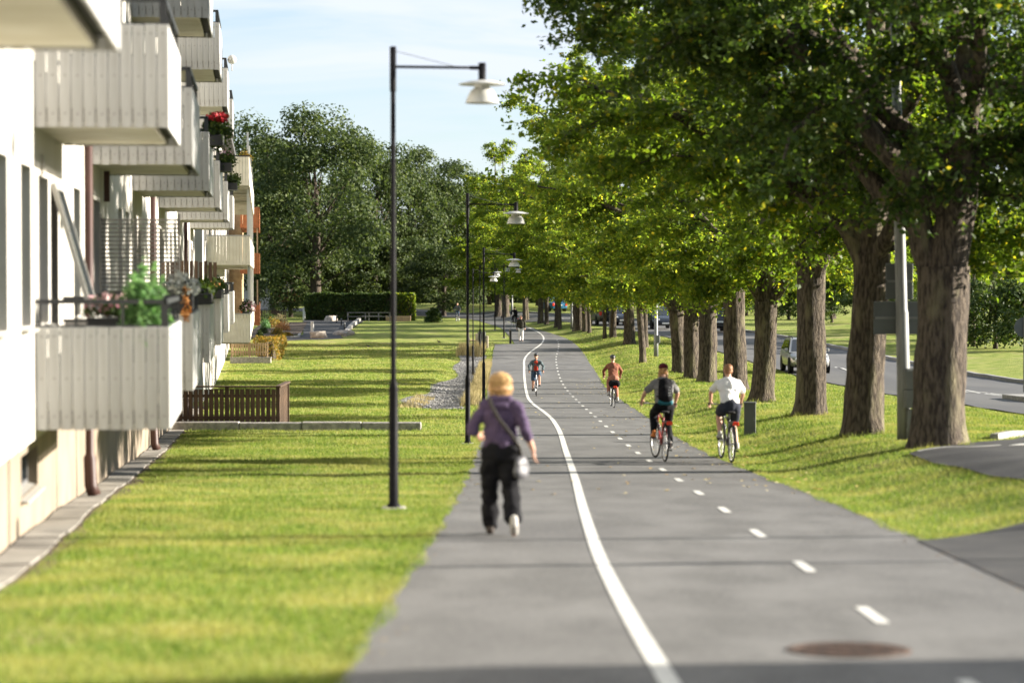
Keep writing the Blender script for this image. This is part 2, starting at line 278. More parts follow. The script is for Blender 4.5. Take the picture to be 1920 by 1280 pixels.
class MB:
    def __init__(s): s.v = []; s.f = []; s.m = []; s.cur = 0
    def add(s, vs, fs):
        o = len(s.v); s.v += [tuple(q) for q in vs]
        for f in fs: s.f.append(tuple(o + i for i in f)); s.m.append(s.cur)
        return s
    def box(s, x0, x1, y0, y1, z0, z1, T=None, ch=0.0):
        if ch:                                               # chamfered vertical edges and top
            c = ch; P = [(x0+c, y0), (x1-c, y0), (x1, y0+c), (x1, y1-c), (x1-c, y1), (x0+c, y1), (x0, y1-c), (x0, y0+c)]
            cx, cy_ = (x0+x1)/2, (y0+y1)/2
            ins = [(cx+(a-cx)*(1-2*c/max(x1-x0, 1e-6)), cy_+(b-cy_)*(1-2*c/max(y1-y0, 1e-6))) for a, b in P]
            vs = [(a, b, z0) for a, b in P] + [(a, b, z1-c) for a, b in P] + [(a, b, z1) for a, b in ins]
            fs = [tuple(range(7, -1, -1)), tuple(range(16, 24))] + [(i, (i+1) % 8, 8+(i+1) % 8, 8+i) for i in range(8)] + [(8+i, 8+(i+1) % 8, 16+(i+1) % 8, 16+i) for i in range(8)]
        else:
            vs = [(x0,y0,z0),(x1,y0,z0),(x1,y1,z0),(x0,y1,z0),(x0,y0,z1),(x1,y0,z1),(x1,y1,z1),(x0,y1,z1)]
            fs = [(3,2,1,0),(4,5,6,7),(0,1,5,4),(1,2,6,5),(2,3,7,6),(3,0,4,7)]
        if T is not None: vs = [T @ Vector(q) for q in vs]
        return s.add(vs, fs)
    def tube(s, pts, rad, n=8, cap=True, sx=1.0, sy=1.0, ref=None):
        pts = [Vector(p) for p in pts]; rad = [rad] * len(pts) if isinstance(rad, (int, float)) else rad
        vs = []; k = len(pts); a0 = None
        for i, p in enumerate(pts):
            t = (pts[min(i+1, k-1)] - pts[max(i-1, 0)]).normalized()
            if a0 is None:
                rf = Vector(ref) if ref else (Vector((1, 0, 0)) if abs(t.x) < .8 else Vector((0, 1, 0)))
            else: rf = a0
            a = rf - t * rf.dot(t)
            if a.length < 1e-5: a = t.orthogonal()
            a.normalize(); b = t.cross(a); a0 = a
            for j in range(n):
                q = 2 * math.pi * j / n; vs.append(p + a * (math.cos(q) * rad[i] * sx) + b * (math.sin(q) * rad[i] * sy))
        fs = [(i*n+j, i*n+(j+1) % n, (i+1)*n+(j+1) % n, (i+1)*n+j) for i in range(k-1) for j in range(n)]
        if cap: fs += [tuple(range(n-1, -1, -1)), tuple((k-1)*n+j for j in range(n))]
        return s.add(vs, fs)
    def lathe(s, prof, n=24, o=(0, 0, 0), axis='z'):
        vs = []; k = len(prof)
        for r, z in prof:
            for j in range(n):
                q = 2 * math.pi * j / n; x, y = r * math.cos(q), r * math.sin(q)
                vs.append((o[0]+x, o[1]+y, o[2]+z) if axis == 'z' else ((o[0]+z, o[1]+x, o[2]+y) if axis == 'x' else (o[0]+x, o[1]+z, o[2]+y)))
        return s.add(vs, [(i*n+j, i*n+(j+1) % n, (i+1)*n+(j+1) % n, (i+1)*n+j) for i in range(k-1) for j in range(n)])
    def ell(s, c, r, nu=16, nv=10, T=None):
        vs = []; fs = []
        for i in range(nv + 1):
            th = math.pi * i / nv
            for j in range(nu):
                q = 2*math.pi*j/nu; p = Vector((r[0]*math.sin(th)*math.cos(q), r[1]*math.sin(th)*math.sin(q), r[2]*math.cos(th)))
                if T is not None: p = T @ p
                vs.append(Vector(c) + p)
        fs = [(i*nu+j, (i+1)*nu+j, (i+1)*nu+(j+1) % nu, i*nu+(j+1) % nu) for i in range(nv) for j in range(nu)]
        return s.add(vs, fs)
    def mesh(s, name):
        me = bpy.data.meshes.new(name); me.from_pydata(s.v, [], s.f); me.update()
        if any(s.m): me.polygons.foreach_set('material_index', s.m)
        return me
    def build(s, name, mat, parent=None, loc=None, smooth=False):
        return link(name, s.mesh(name), mat, parent, loc, smooth)
def smooth_angle(o, ang=40):
    me = o.data; me.polygons.foreach_set('use_smooth', [True] * len(me.polygons))
    bm = bmesh.new(); bm.from_mesh(me)
    for e in bm.edges:
        if len(e.link_faces) == 2 and e.calc_face_angle(0) > R(ang): e.smooth = False
    bm.to_mesh(me); bm.free(); return o
def copy_tree(o, parent=None):
    c = o.copy(); col.objects.link(c)
    if parent is not None: c.parent = parent
    for ch in list(o.children): copy_tree(ch, c)
    return c
# ================================================================ the setting
rng = np.random.default_rng(7)
ys = np.concatenate([np.arange(-40, 10, 5), np.arange(10, 60, .5), np.arange(60, 170, .8), np.arange(170, 350, 2.5), np.array([350, 400, 480, 600, 800, 1200, 2000, 3000])])
xs = np.concatenate([np.array([-1500, -700, -350, -180, -100, -60, -40]), np.arange(-30, -8, 1.0), np.arange(-8, 12, .25), np.arange(12, 30, .8), np.array([30, 36, 45, 60, 100, 180, 350, 700, 1500])])
Xg, Yg = np.meshgrid(xs, ys)
ground = tag(link('ground', grid_mesh('ground', Xg, Yg, gz(Xg, Yg)), 'grass'), kind='structure')

def strip(name, d, xl, xr, nx, dz, mat, base=None, parent=None):
    """a sheet lying on the terrain between x=xl(d) and x=xr(d)"""
    d = np.asarray(d, float); t = np.linspace(0, 1, nx)
    X = xl[:, None] * (1 - t) + xr[:, None] * t; Y = np.repeat(d[:, None], nx, 1)
    Z = (gz(X, Y) if base is None else base(X, Y)) + dz
    return link(name, grid_mesh(name, X, Y, Z), mat, parent)
flatz = lambda X, Y: -gdrop(Y)
dd = np.concatenate([np.arange(-20, 60, .4), np.arange(60, 156, .6), [156.0, 156.6], np.arange(157, 342, 1.0)])
jit = lambda n, a: a * (rng.standard_normal(n) * .5 + np.convolve(rng.standard_normal(n + 8), np.ones(9) / 3, 'valid'))
path = tag(strip('cycle_path', dd, pl(dd) + jit(len(dd), .018), pr(dd) + jit(len(dd), .028), 9, 0.0, 'asphalt', flatz), kind='structure')
# painted markings
LN = np.array([(2, .84), (12.4, .81), (15.2, .77), (19.5, .74), (26.4, .79), (34.1, .9), (45, 1.02), (59.8, 1.12), (66, 1.08), (73.3, .93), (80, .73), (85.3, .62), (95, .57), (104.9, .57), (123, .62), (136.8, .76), (142, .97), (147.8, 1.33), (154, 1.75), (161, 2.06), (168, 2.2), (174.8, 2.17), (190, 1.62), (202, .95), (223, -1.2), (245, -4.3)])
d2 = np.concatenate([np.arange(2, 60, .5), np.arange(60, 245, .8)])
lx = herm(d2, LN[:, 0], LN[:, 1]); hw = .055 + .0 * d2; hw *= np.sqrt(1 + np.gradient(lx, d2) ** 2)
tag(strip('dividing_line', d2, lx - hw, lx + hw, 3, .005, 'paint', flatz), kind='structure')
DS = np.array([(0, 2.33), (50, 2.36), (80, 2.3), (116, 2.24), (138, 2.53), (150, 2.88), (161, 3.06), (172, 2.95)])
for k in range(44):
    dc = 4.6 + 3.7 * k
    if dc > 170: break
    q = np.array([dc - .5, dc - .47, dc, dc + .47, dc + .5]); cx = herm(q, DS[:, 0], DS[:, 1]); hh = np.array([.03, .043, .043, .043, .03])
    tag(strip('lane_dash', q, cx - hh, cx + hh, 2, .005, 'paint', flatz), kind='structure')
# side connections on the right
def poly_patch(name, outline, dz, mat, step=.25):
    P = np.array(outline); y0, y1 = P[:, 1].min(), P[:, 1].max(); yy = np.arange(y0 + 1e-3, y1, step); xl = []; xr = []
    for y in yy:
        c = []
        for i in range(len(P)):
            a, b = P[i], P[(i + 1) % len(P)]
            if (a[1] - y) * (b[1] - y) <= 0 and a[1] != b[1]: c.append(a[0] + (b[0] - a[0]) * (y - a[1]) / (b[1] - a[1]))
        xl.append(min(c)); xr.append(max(c))
    return strip(name, yy, np.array(xl), np.array(xr), 40, dz, mat)
PAVED = [(3.72, 17.2), (12.2, 15.5), (12.2, 45), (10.5, 44), (8.75, 41), (7.4, 37.9), (6.25, 36.3), (5.85, 35.6), (5.75, 33), (5.75, 29), (5.85, 27), (6.1, 26), (6.6, 25.3), (7.3, 24.9), (5.7, 24.0), (4.7, 23.1), (3.72, 22.1)]
tag(poly_patch('driveway', PAVED, .028, 'asphalt_dark', .12), kind='structure')
tag(poly_patch('driveway_marking', [(7.45, 36.3), (9.6, 36.0), (9.6, 36.9), (7.75, 36.75)], .036, 'paint', .1), kind='structure')
tag(poly_patch('driveway_edge_line', [(6.0, 35.6), (7.4, 36.5), (7.4, 36.64), (6.0, 35.78)], .036, 'paint', .03), kind='structure')
# the road and its kerbs
d3 = np.concatenate([np.arange(-60, 120, 2.0), np.arange(120, 300, 1.5)]); c3 = rc(d3); nrm = np.sqrt(1 + np.gradient(c3, d3) ** 2)
tag(strip('road', d3, c3 - 3.6 * nrm, c3 + 3.7 * nrm, 9, .03, 'asphalt_road'), kind='structure')
def kerb(name, d, x0, wdt, h):
    mb = MB(); 
    for i in range(len(d) - 1):
        vs = []
        for dq, xq in ((d[i], x0[i]), (d[i+1], x0[i+1])):
            zz = gz1(xq, dq)
            vs += [(xq, dq, zz - .1), (xq, dq, zz + h - .015), (xq + wdt * .12, dq, zz + h), (xq + wdt, dq, zz + h), (xq + wdt, dq, zz - .1)]
        mb.add(vs, [(j, j + 1, j + 6, j + 5) for j in range(4)])
    return tag(mb.build(name, 'kerb'), kind='structure')
kerb('road_kerb', d3, c3 + 3.7 * nrm, .22, .17)

for k in range(20):
    dc = 60 + 12.4 * k
    if dc > 280 or 66 < dc < 100: continue
    q = np.linspace(dc, dc + 4, 5); cx = rc(q) - .55
    tag(strip('road_dash', q, cx - .06, cx + .06, 2, .038, 'paint'), kind='structure')
q = np.linspace(72.5, 90, 12); tag(strip('road_centre_line', q, rc(q) - .62, rc(q) - .52, 2, .038, 'paint'), kind='structure')
q = np.linspace(72.5, 90, 12); tag(strip('road_centre_line', q, rc(q) - .36, rc(q) - .26, 2, .038, 'paint'), kind='structure')
# traffic island: kerbed nose
mb = MB(); ou = [(14.7 + .0, 71.8), (14.45, 71.2), (14.35, 69), (14.3, 58), (15.9, 58), (15.85, 69), (15.6, 71.2), (15.2, 71.8)]
b_ = [(x, y, gz1(x, y) + .0) for x, y in ou]; t_ = [(x, y, gz1(x, y) + .15) for x, y in ou]
ic = [(15.1 + (x - 15.1) * .8, 65 + (y - 65) * .95, gz1(x, y) + .17) for x, y in ou]
mb.add(b_ + t_ + ic, [(i, (i+1) % 8, 8+(i+1) % 8, 8+i) for i in range(8)] + [(8+i, 8+(i+1) % 8, 16+(i+1) % 8, 16+i) for i in range(8)] + [tuple(range(16, 24))])
tag(mb.build('traffic_island', 'kerb'), kind='structure')
# low concrete kerb turning the driveway corner
cv = [(8.05, 40.3), (8.5, 41.2), (9.1, 42.1), (10.0, 43.2), (11.2, 44.5)]
mb = MB(); mb.tube([(x, y, gz1(x, y) + .04) for x, y in cv], .1, 4, ref=(.7, 0, .7)); tag(mb.build('driveway_kerb', 'kerb'), kind='structure')
# gravel swale left of the path, with loose stones
gd = np.arange(75, 141, .8)
gl = -3.3 - .45 * np.sin(gd * .09) - .25 * np.sin(gd * .31); gl = np.where(gd < 80, gl + (80 - gd) * .16, gl); gr_ = -1.55 - .12 * np.sin(gd * .4)
tag(strip('gravel_bed', gd, gl, np.maximum(gr_, gl + .1), 9, .018, 'gravel'), kind='structure')
n = 5200; py_ = rng.uniform(76, 140, n); f_ = rng.uniform(.03, .97, n); px_ = np.interp(py_, gd, gl) * (1 - f_) + np.interp(py_, gd, gr_) * f_; sz = rng.uniform(.02, .05, n)
Oc = np.array([(1, 0, 0), (0, 1, 0), (-1, 0, 0), (0, -1, 0), (0, 0, 1)], float)
C = np.stack([px_, py_, gz(px_, py_) + .02], -1); th = rng.uniform(0, 6.28, n)
V5 = []
for o3 in Oc:
    x = (o3[0] * np.cos(th) - o3[1] * np.sin(th)) * sz * 1.2; y = (o3[0] * np.sin(th) + o3[1] * np.cos(th)) * sz; z = o3[2] * sz * .9
    V5.append(C + np.stack([x, y, z], -1))
V5 = np.stack(V5, 1); tri = V5[:, [0, 1, 4, 1, 2, 4, 2, 3, 4, 3, 0, 4]].reshape(-1, 3)
bm = MB(); bm.v = [tuple(a) for a in V5.reshape(-1, 3)]; bm.f = [(5*i+a, 5*i+b, 5*i+4) for i in range(n) for a, b in ((0, 1), (1, 2), (2, 3), (3, 0))]; bm.m = [0] * len(bm.f)
tag(bm.build('gravel_stones', 'pebble'), 'loose grey stones lying in the gravel swale', 'stones', kind='stuff')
# bare soil along the building and a worn earth path
tag(poly_patch('garden_path', [(-19.5, 226), (-13.6, 226), (-12.2, 172), (-11.6, 167), (-17.3, 160), (-15.2, 176)], .03, 'asphalt_dark', 1.0), kind='structure')
tag(poly_patch('planting_bed', [(-22, 215), (-18.2, 215), (-15.5, 178), (-16.0, 170), (-18.6, 166)], .045, 'soil', 1.0), kind='structure')
BARE = []
# distant wooded hill
hx = np.linspace(-500, 700, 40); hy = np.linspace(700, 1500, 12); HX, HY = np.meshgrid(hx, hy)
HZ = -6 + 30 * np.sin(np.clip((HY - 700) / 800, 0, 1) * math.pi) * (.75 + .25 * np.sin(HX * .008 + 1)) 
tag(link('hill', grid_mesh('hill', HX, HY, HZ), 'hill'), kind='structure')

# ================================================================ apartment building on the left
PHI = math.atan(.103); BO = Vector((-2.22, 0, 0)); BROT = Matrix.Rotation(PHI, 3, 'Z')
def B(y, out, z): return BO + BROT @ Vector((out, y, z))
def by(d): return d / math.cos(PHI)                     # depth -> distance along the facade
def empty_b(name, label, cat):
    return empty(name, BO, PHI, label, cat)
house = empty_b('apartment_building', 'long white rendered apartment block with rows of boarded balconies on the left', 'building')
def wall_open(mb, y0, y1, z0, z1, x, opens, depth=.14):
    Y = sorted({y0, y1} | {v for o in opens for v in o[:2]}); Z = sorted({z0, z1} | {v for o in opens for v in o[2:4]})
    ins = lambda a, b: any(o[0] - 1e-6 <= a and b <= o[1] + 1e-6 for o in [])
    for i in range(len(Y) - 1):
        for j in range(len(Z) - 1):
            ym, zm = (Y[i] + Y[i+1]) / 2, (Z[j] + Z[j+1]) / 2
            if any(o[0] < ym < o[1] and o[2] < zm < o[3] for o in opens): continue
            mb.add([(x, Y[i], Z[j]), (x, Y[i+1], Z[j]), (x, Y[i+1], Z[j+1]), (x, Y[i], Z[j+1])], [(0, 1, 2, 3)])
    for a, b, c, d in [o[:4] for o in opens]:
        k = x - depth
        mb.add([(x, a, c), (x, b, c), (x, b, d), (x, a, d), (k, a, c), (k, b, c), (k, b, d), (k, a, d)], [(0, 4, 5, 1), (1, 5, 6, 2), (2, 6, 7, 3), (3, 7, 4, 0)])
def window(parent, y0, y1, z0, z1, x, fm='frame', mull=1, depth=.13, door=False):
    t = .06; mb = MB(); k = x - depth
    mb.box(k, k + .05, y0, y0 + t, z0, z1); mb.box(k, k + .05, y1 - t, y1, z0, z1); mb.box(k, k + .05, y0 + t, y1 - t, z0, z0 + t); mb.box(k, k + .05, y0 + t, y1 - t, z1 - t, z1)
    for i in range(mull):
        c = y0 + (y1 - y0) * (i + 1) / (mull + 1); mb.box(k, k + .045, c - .03, c + .03, z0 + t, z1 - t)
    f = mb.build('door' if door else 'window', fm, parent)
    mb = MB(); mb.box(k + .01, k + .022, y0 + t * .6, y1 - t * .6, z0 + t * .6, z1 - t * .6); mb.build('pane', 'glass', f)
    if not door:
        mb = MB(); mb.add([(k + .05, y0 - .03, z0 + .02), (x + .07, y0 - .03, z0 - .025), (x + .07, y1 + .03, z0 - .025), (k + .05, y1 + .03, z0 + .02), (k + .05, y0 - .03, z0 - .012), (x + .07, y0 - .03, z0 - .05), (x + .07, y1 + .03, z0 - .05), (k + .05, y1 + .03, z0 - .012)],
               [(0, 1, 2, 3), (7, 6, 5, 4), (0, 4, 5, 1), (1, 5, 6, 2), (2, 6, 7, 3)]); mb.build('sill', 'alu', f)
    return f
COLS = [(11.9, 15.4), (23.5, 26.9), (31.4, 35.0), (41.2, 44.7), (51.6, 55.1), (63, 66.5), (74, 77.5)]
ROWZ = [-1.51, 1.43, 4.37]
ops = []; wins = []
for r_, zb in enumerate(ROWZ):
    for c_, (a, b) in enumerate(COLS):
        y0, y1 = by(a), by(b)
        if c_ == 0 and r_ == 0: wins.append((y0 + .5, y0 + 2.0, zb + 1.0, zb + 2.5, 1, False)); continue
        wins.append((y0 + 1.9, y0 + 2.8, zb + .12, zb + 2.3, 0, True))          # balcony door
        wins.append((y0 + .45, y0 + 1.6, zb + 1.02, zb + 2.5, 0, False))
    for d in (17.6, 20.0, 22.2, 28.4, 37.2, 39.2, 47.5, 49.6, 58.0, 60.6, 69.5, 71.6):
        y0 = by(d); wins.append((y0, y0 + (1.05 if d != 22.2 else 1.0), zb + 1.02, zb + 2.54, 0 if d in (22.2, 28.4) else 1, False))
mb = MB(); wall_open(mb, by(6), by(79), -1.6, 7.6, 0, wins, .21)
x0_, y0_, y1_ = -10.0, by(6), by(79)
mb.add([(x0_, y0_, -1.6), (0, y0_, -1.6), (0, y0_, 7.6), (x0_, y0_, 7.6), (x0_, y1_, -1.6), (0, y1_, -1.6), (0, y1_, 7.6), (x0_, y1_, 7.6)], [(0, 1, 2, 3), (5, 4, 7, 6), (4, 0, 3, 7), (0, 4, 5, 1)])
mb.build('wall', 'stucco', house)
for wv in wins: window(house, *wv[:4], 0, 'frame', wv[4], .20, door=wv[5])
bw = [(by(d), by(d) + 1.7, -2.12, -1.72) for d in (22.8, 38, 48.5, 59, 70)]
mb = MB(); wall_open(mb, by(6), by(79), -6, -1.6, -.07, bw, .16)
mb.add([(-.07, y1_, -6), (-10, y1_, -6), (-10, y1_, -1.6), (-.07, y1_, -1.6)], [(0, 1, 2, 3)]); mb.build('plinth', 'plinth', house)
for a in bw: window(house, *a, -.07, 'frame', 0, .15)
mb = MB(); mb.box(-10.4, .55, y0_ - .4, y1_ + .4, 7.6, 7.85); mb.box(-9.8, -.1, y0_, y1_, 7.85, 8.1); mb.build('roof', 'roof', house)
# shared board meshes
BW = .118
def board_mesh(name, w_, h_, t_):
    mb = MB(); mb.box(0, w_, -t_, 0, 0, h_, ch=.004); mb.cur = 1
    for z_ in (.13, .5, h_ - .09): mb.box(w_ / 2 - .006, w_ / 2 + .006, -t_ - .003, -t_ + .001, z_ - .006, z_ + .006)
    me = mb.mesh(name); me.materials.append(MT['board']); me.materials.append(MT['rust']); return me
bd_side = board_mesh('board', BW - .007, 1.0, .022)
mbf = MB(); mbf.box(0, .022, 0, BW - .007, 0, 1.0, ch=.004); bd_front = mbf.mesh('board'); bd_front.materials.append(MT['board'])
brand = random.Random(3)
def balcony(c_, r_, out=1.3):
    y0, y1, zb = by(COLS[c_][0]), by(COLS[c_][1]), ROWZ[r_]
    mb = MB(); mb.box(.0, out - .16, y0 + .03, y1 - .03, zb + .02, zb + .2); b = mb.build('balcony', 'soffit', house)
    mb = MB(); mb.box(out - .16, out - .024, y0 + .04, y1 - .04, zb + .09, zb + .19); mb.box(.03, out - .17, y0 + .001, y0 + .028, zb + .05, zb + .19); mb.build('gap_shade', 'black', b)  # black strip stands in for the shade in the gap under the boards
    n = 11
    for i in range(n):
        o = link('board', bd_side, None, b); o.location = (.012 + i * BW, y0, zb + brand.uniform(-.004, .004)); o.rotation_euler = (0, 0, brand.uniform(-.006, .006))
    L_ = y1 - y0; m = int(L_ / BW)
    if c_ == 1:
        for i in range(m):
            o = link('board', bd_front, None, b); o.location = (out - .022, y0 + .004 + i * (L_ / m), zb + brand.uniform(-.004, .004))
    else:
        mb = MB()
        for i in range(m): ya = y0 + .004 + i * (L_ / m); dz = brand.uniform(-.004, .004); mb.box(out - .022, out, ya, ya + L_ / m - .007, zb + dz, zb + 1.0 + dz)
        tag(mb.build('front_boards', 'board', b), kind='stuff')
    mb = MB()
    for i in range(n): mb.box(.012 + i * BW, .012 + i * BW + BW - .007, y1 - .02, y1 + .002, zb, zb + 1.0)
    tag(mb.build('end_boards', 'board', b), kind='stuff')
    mb = MB(); zt = zb + 1.27; rr = .02
    for (p, q) in (((.0, y0 + .02), (out - .04, y0 + .02)), ((out - .04, y0 + .02), (out - .04, y1 - .03)), ((out - .04, y1 - .03), (0, y1 - .03))):
        for z_, hgt in ((zt, .045), (zb + 1.02, .03)):
            xa, xb = sorted((p[0], q[0])); ya, yb = sorted((p[1], q[1])); mb.box(xa - rr, xb + rr, ya - rr, yb + rr, z_ - hgt, z_)
    for p in ((.05, y0 + .02), (.4, y0 + .02), (.85, y0 + .02), (out - .04, y0 + .02), (out - .04, y0 + L_ * .33), (out - .04, y0 + L_ * .66), (out - .04, y1 - .03), (.5, y1 - .03)):
        wv = .045 if p[0] > 1 and p[1] < y0 + .1 else .018; mb.box(p[0] - wv, p[0] + wv * .6, p[1] - .016, p[1] + .016, zb + 1.0, zt - .046)
    mb.build('railing', 'railing', b)
    return b
BAL = {}
for c_ in range(7):
    for r_ in range(3):
        if c_ == 0 and r_ == 0: continue
        BAL[c_, r_] = balcony(c_, r_)
# louvre screen and plank screen on two lower balconies
b = BAL[2, 0]; y0 = by(COLS[2][0]) + .35
for i in range(22):
    mb = MB(); z_ = -.45 + i * .055; mb.box(.1, 1.1, y0, y0 + .03, z_, z_ + .026); mb.build('slat', 'greywood', b)
mb = MB(); mb.box(.07, .1, y0 - .01, y0 + .04, -.5, .8); mb.box(1.1, 1.13, y0 - .01, y0 + .04, -.5, .8); mb.build('screen_frame', 'greywood', b)
b = BAL[4, 0]; y0 = by(COLS[4][0]) + .1
for i in range(12):
    mb = MB(); mb.box(.05 + i * .1, .05 + i * .1 + .075, y0, y0 + .02, -.5, .28 + brand.uniform(-.02, .02)); mb.build('slat', 'fencewood', b)
# downpipes
for d, foot in ((29.6, 1), (47.0, 1), (66.9, 0)):
    y = by(d); zg = gz1(*B(y, .1, 0)[:2]); mb = MB(); r_ = .052
    mb.tube([(.09, y, 7.6), (.09, y, zg + .55), (.09, y, zg + .5), (.10, y, zg + .16), (.15, y - .01, zg + .03)], [r_, r_, r_ * 1.45, r_ * 1.5, r_ * 1.6], 10)
    for z_ in (-1.2, 1.6, 4.6): mb.box(0, .12, y - .07, y + .07, z_, z_ + .03)
    mb.build('downpipe', 'downpipe', house, smooth=True)
# brown posts beside balconies
for d in (33.2,): 
    mb = MB(); mb.box(.04, .12, by(d), by(d) + .08, 1.0, 1.42); mb.build('bracket', 'downpipe', house)
# open casement over the lower balcony
y0 = by(25.5); mb = MB(); T = Matrix.Translation((.0, y0 - .2, .95)) @ Matrix.Rotation(R(-52), 4, 'Y')
mb.box(0, .05, 0, .06, -1.62, 0, T); mb.box(0, .05, .9, .96, -1.62, 0, T); mb.box(0, .05, .06, .9, -.07, 0, T); mb.box(0, .05, .06, .9, -1.62, -1.52, T)
T2 = Matrix.Translation((.0, y0 - .2, .95)) @ Matrix.Rotation(R(-16), 4, 'Y'); mb = MB()
mb.box(.0, .05, 0, .06, -1.5, 0, T2); mb.box(.0, .05, .9, .96, -1.5, 0, T2); mb.box(0, .05, .06, .9, -.07, 0, T2); mb.box(0, .05, .06, .9, -1.5, -1.4, T2)
sash = mb.build('open_casement', 'alu', house); mb = MB(); mb.box(.018, .03, .05, .91, -1.42, -.06, T2); mb.build('pane', 'glass', sash)
# wall lamp and vents
mb = MB(); mb.box(-.0, .03, by(24.2), by(24.2) + .18, 1.0, 1.2); mb.build('vent', 'concrete', house)
# paving strip along the wall: each slab its own piece
pav = tag(MB().box(-.06, .62, by(8), by(79), -9, -8.9).build('paving_strip', 'concrete', None), kind='structure')
bpy.data.objects.remove(pav)
mb = MB(); nS = 120; yy = np.linspace(by(8), by(79), nS); vs = []
for y in yy:
    for o_ in (-.06, .44 + .07 * math.sin(y * 1.7) + .06 * math.sin(y * .6 + 1)): p = B(y, o_, 0); vs.append((p.x, p.y, gz1(p.x, p.y) + .012))
mb.add(vs, [(2*i, 2*i+1, 2*i+3, 2*i+2) for i in range(nS - 1)]); pav = tag(mb.build('paving_strip', 'soil'), kind='structure')
for i in range(70):
    ya = by(12) + i * .95
    if ya > by(78): break
    vs = []; dz = brand.uniform(-.006, .008); o1 = .31 + brand.uniform(-.012, .015)
    for zt in (-.03, .028):
        for o_, y in ((-.04, ya + .008), (o1, ya + .008), (o1, ya + .942), (-.04, ya + .942)):
            p = B(y, o_, 0); vs.append((p.x, p.y, gz1(p.x, p.y) + zt + dz))
    mb = MB(); mb.add(vs, [(3, 2, 1, 0), (4, 5, 6, 7), (0, 1, 5, 4), (1, 2, 6, 5), (2, 3, 7, 6), (3, 0, 4, 7)]); mb.build('slab', 'slab', pav)

# ---------------------------------------------------------------- renovated wing further on
wing = empty_b('white_apartment_wing', 'bright white apartment wing with long cream balconies beyond the boarded block', 'building')
ya, yb = by(84), by(150)
wz = [-2.58, .36, 3.3]
wins = []
for zb in wz:
    for k in range(8):
        y = ya + 2.2 + k * 8.2
        wins += [(y, y + .9, zb + .2, zb + 2.3, 0, True), (y + 1.6, y + 3.1, zb + .95, zb + 2.3, 1, False), (y + 5.0, y + 6.2, zb + .95, zb + 2.3, 1, False)]
mb = MB(); wall_open(mb, ya, yb, -6, 6.6, .12, wins)
mb.add([(-10, ya, -6), (.12, ya, -6), (.12, ya, 6.6), (-10, ya, 6.6), (-10, yb, -6), (.12, yb, -6), (.12, yb, 6.6), (-10, yb, 6.6)], [(0, 1, 2, 3), (5, 4, 7, 6)]); mb.build('wall', 'stucco', wing)
for wv in wins: window(wing, *wv[:4], .12, 'framebrown', wv[4], door=wv[5])
mb = MB(); mb.box(-10.3, .7, ya - .3, yb + .3, 6.6, 6.9); mb.build('roof', 'roof', wing)
for r_, zb in enumerate(wz):
    o_ = 1.72; y0 = by(89.5) if r_ else by(92); y1 = by(134)
    mb = MB(); mb.box(.12, o_ - .03, y0 + .03, y1 - .03, zb + .02, zb + .16)
    for k in range(12): mb.box(.12, o_ - .06, y0 + 1 + k * 3.6, y0 + 1.12 + k * 3.6, zb - .08, zb + .019)
    b = mb.build('balcony', 'soffit', wing)
    for i in range(13):
        mb = MB(); mb.box(.15 + i * .12, .15 + i * .12 + .112, y0 - .02, y0, zb, zb + 1.06, ch=.003); mb.build('board', 'cream', b)
    mb = MB(); m = int((y1 - y0) / .14)
    for i in range(m): mb.box(o_ - .02, o_, y0 + i * .14, y0 + i * .14 + .133, zb, zb + 1.06)
    tag(mb.build('front_boards', 'cream', b), kind='stuff')
    mb = MB(); mb.box(o_ - .05, o_ + .02, y0 - .03, y1, zb + 1.065, zb + 1.11); mb.box(.12, o_ - .05, y0 - .03, y0 + .01, zb + 1.065, zb + 1.11); mb.build('handrail', 'railing' if r_ == 2 else 'alu', b)
    for k in range(5):
        mb = MB(); yq = y0 + 4 + k * 10; mb.box(o_ - .12, o_ - .04, yq, yq + .08, zb + .17, zb + 2.93 if r_ < 2 else zb + 2.2); mb.build('post', 'whitepost', b)
# orange boarded house at the far end of the wing
orn = empty_b('orange_balcony_house', 'low house with stacked orange boarded balconies past the white wing', 'building')
y0, y1 = by(140), by(158)
mb = MB(); mb.box(-9, .9, y0 + 11, y1 + 6, -6, 5.4); mb.build('wall', 'brick', orn)
mb = MB(); mb.box(-9.3, 1.3, y0 + 10.7, y1 + 6.3, 5.4, 5.7); mb.build('roof', 'roof', orn)
for zb in (-2.9, .1, 2.75):
    mb = MB(); mb.box(.9, 2.0, y0, y1, zb, zb + .18); b = mb.build('balcony', 'orange', orn)
    for i in range(8):
        mb = MB(); mb.box(.92 + i * .134, .92 + i * .134 + .12, y0 - .03, y0 - .005, zb - .05, zb + 1.15); mb.build('board', 'orange', b)
    mb = MB()
    for i in range(int((y1 - y0) / .15)): mb.box(2.0, 2.025, y0 + i * .15, y0 + i * .15 + .135, zb - .05, zb + 1.15)
    tag(mb.build('front_boards', 'orange', b), kind='stuff')
    mb = MB(); mb.box(1.85, 1.93, y0 + .1, y0 + .18, zb + .18, zb + (2.6 if zb < 2 else 1.2)); mb.build('post', 'palewood', b)
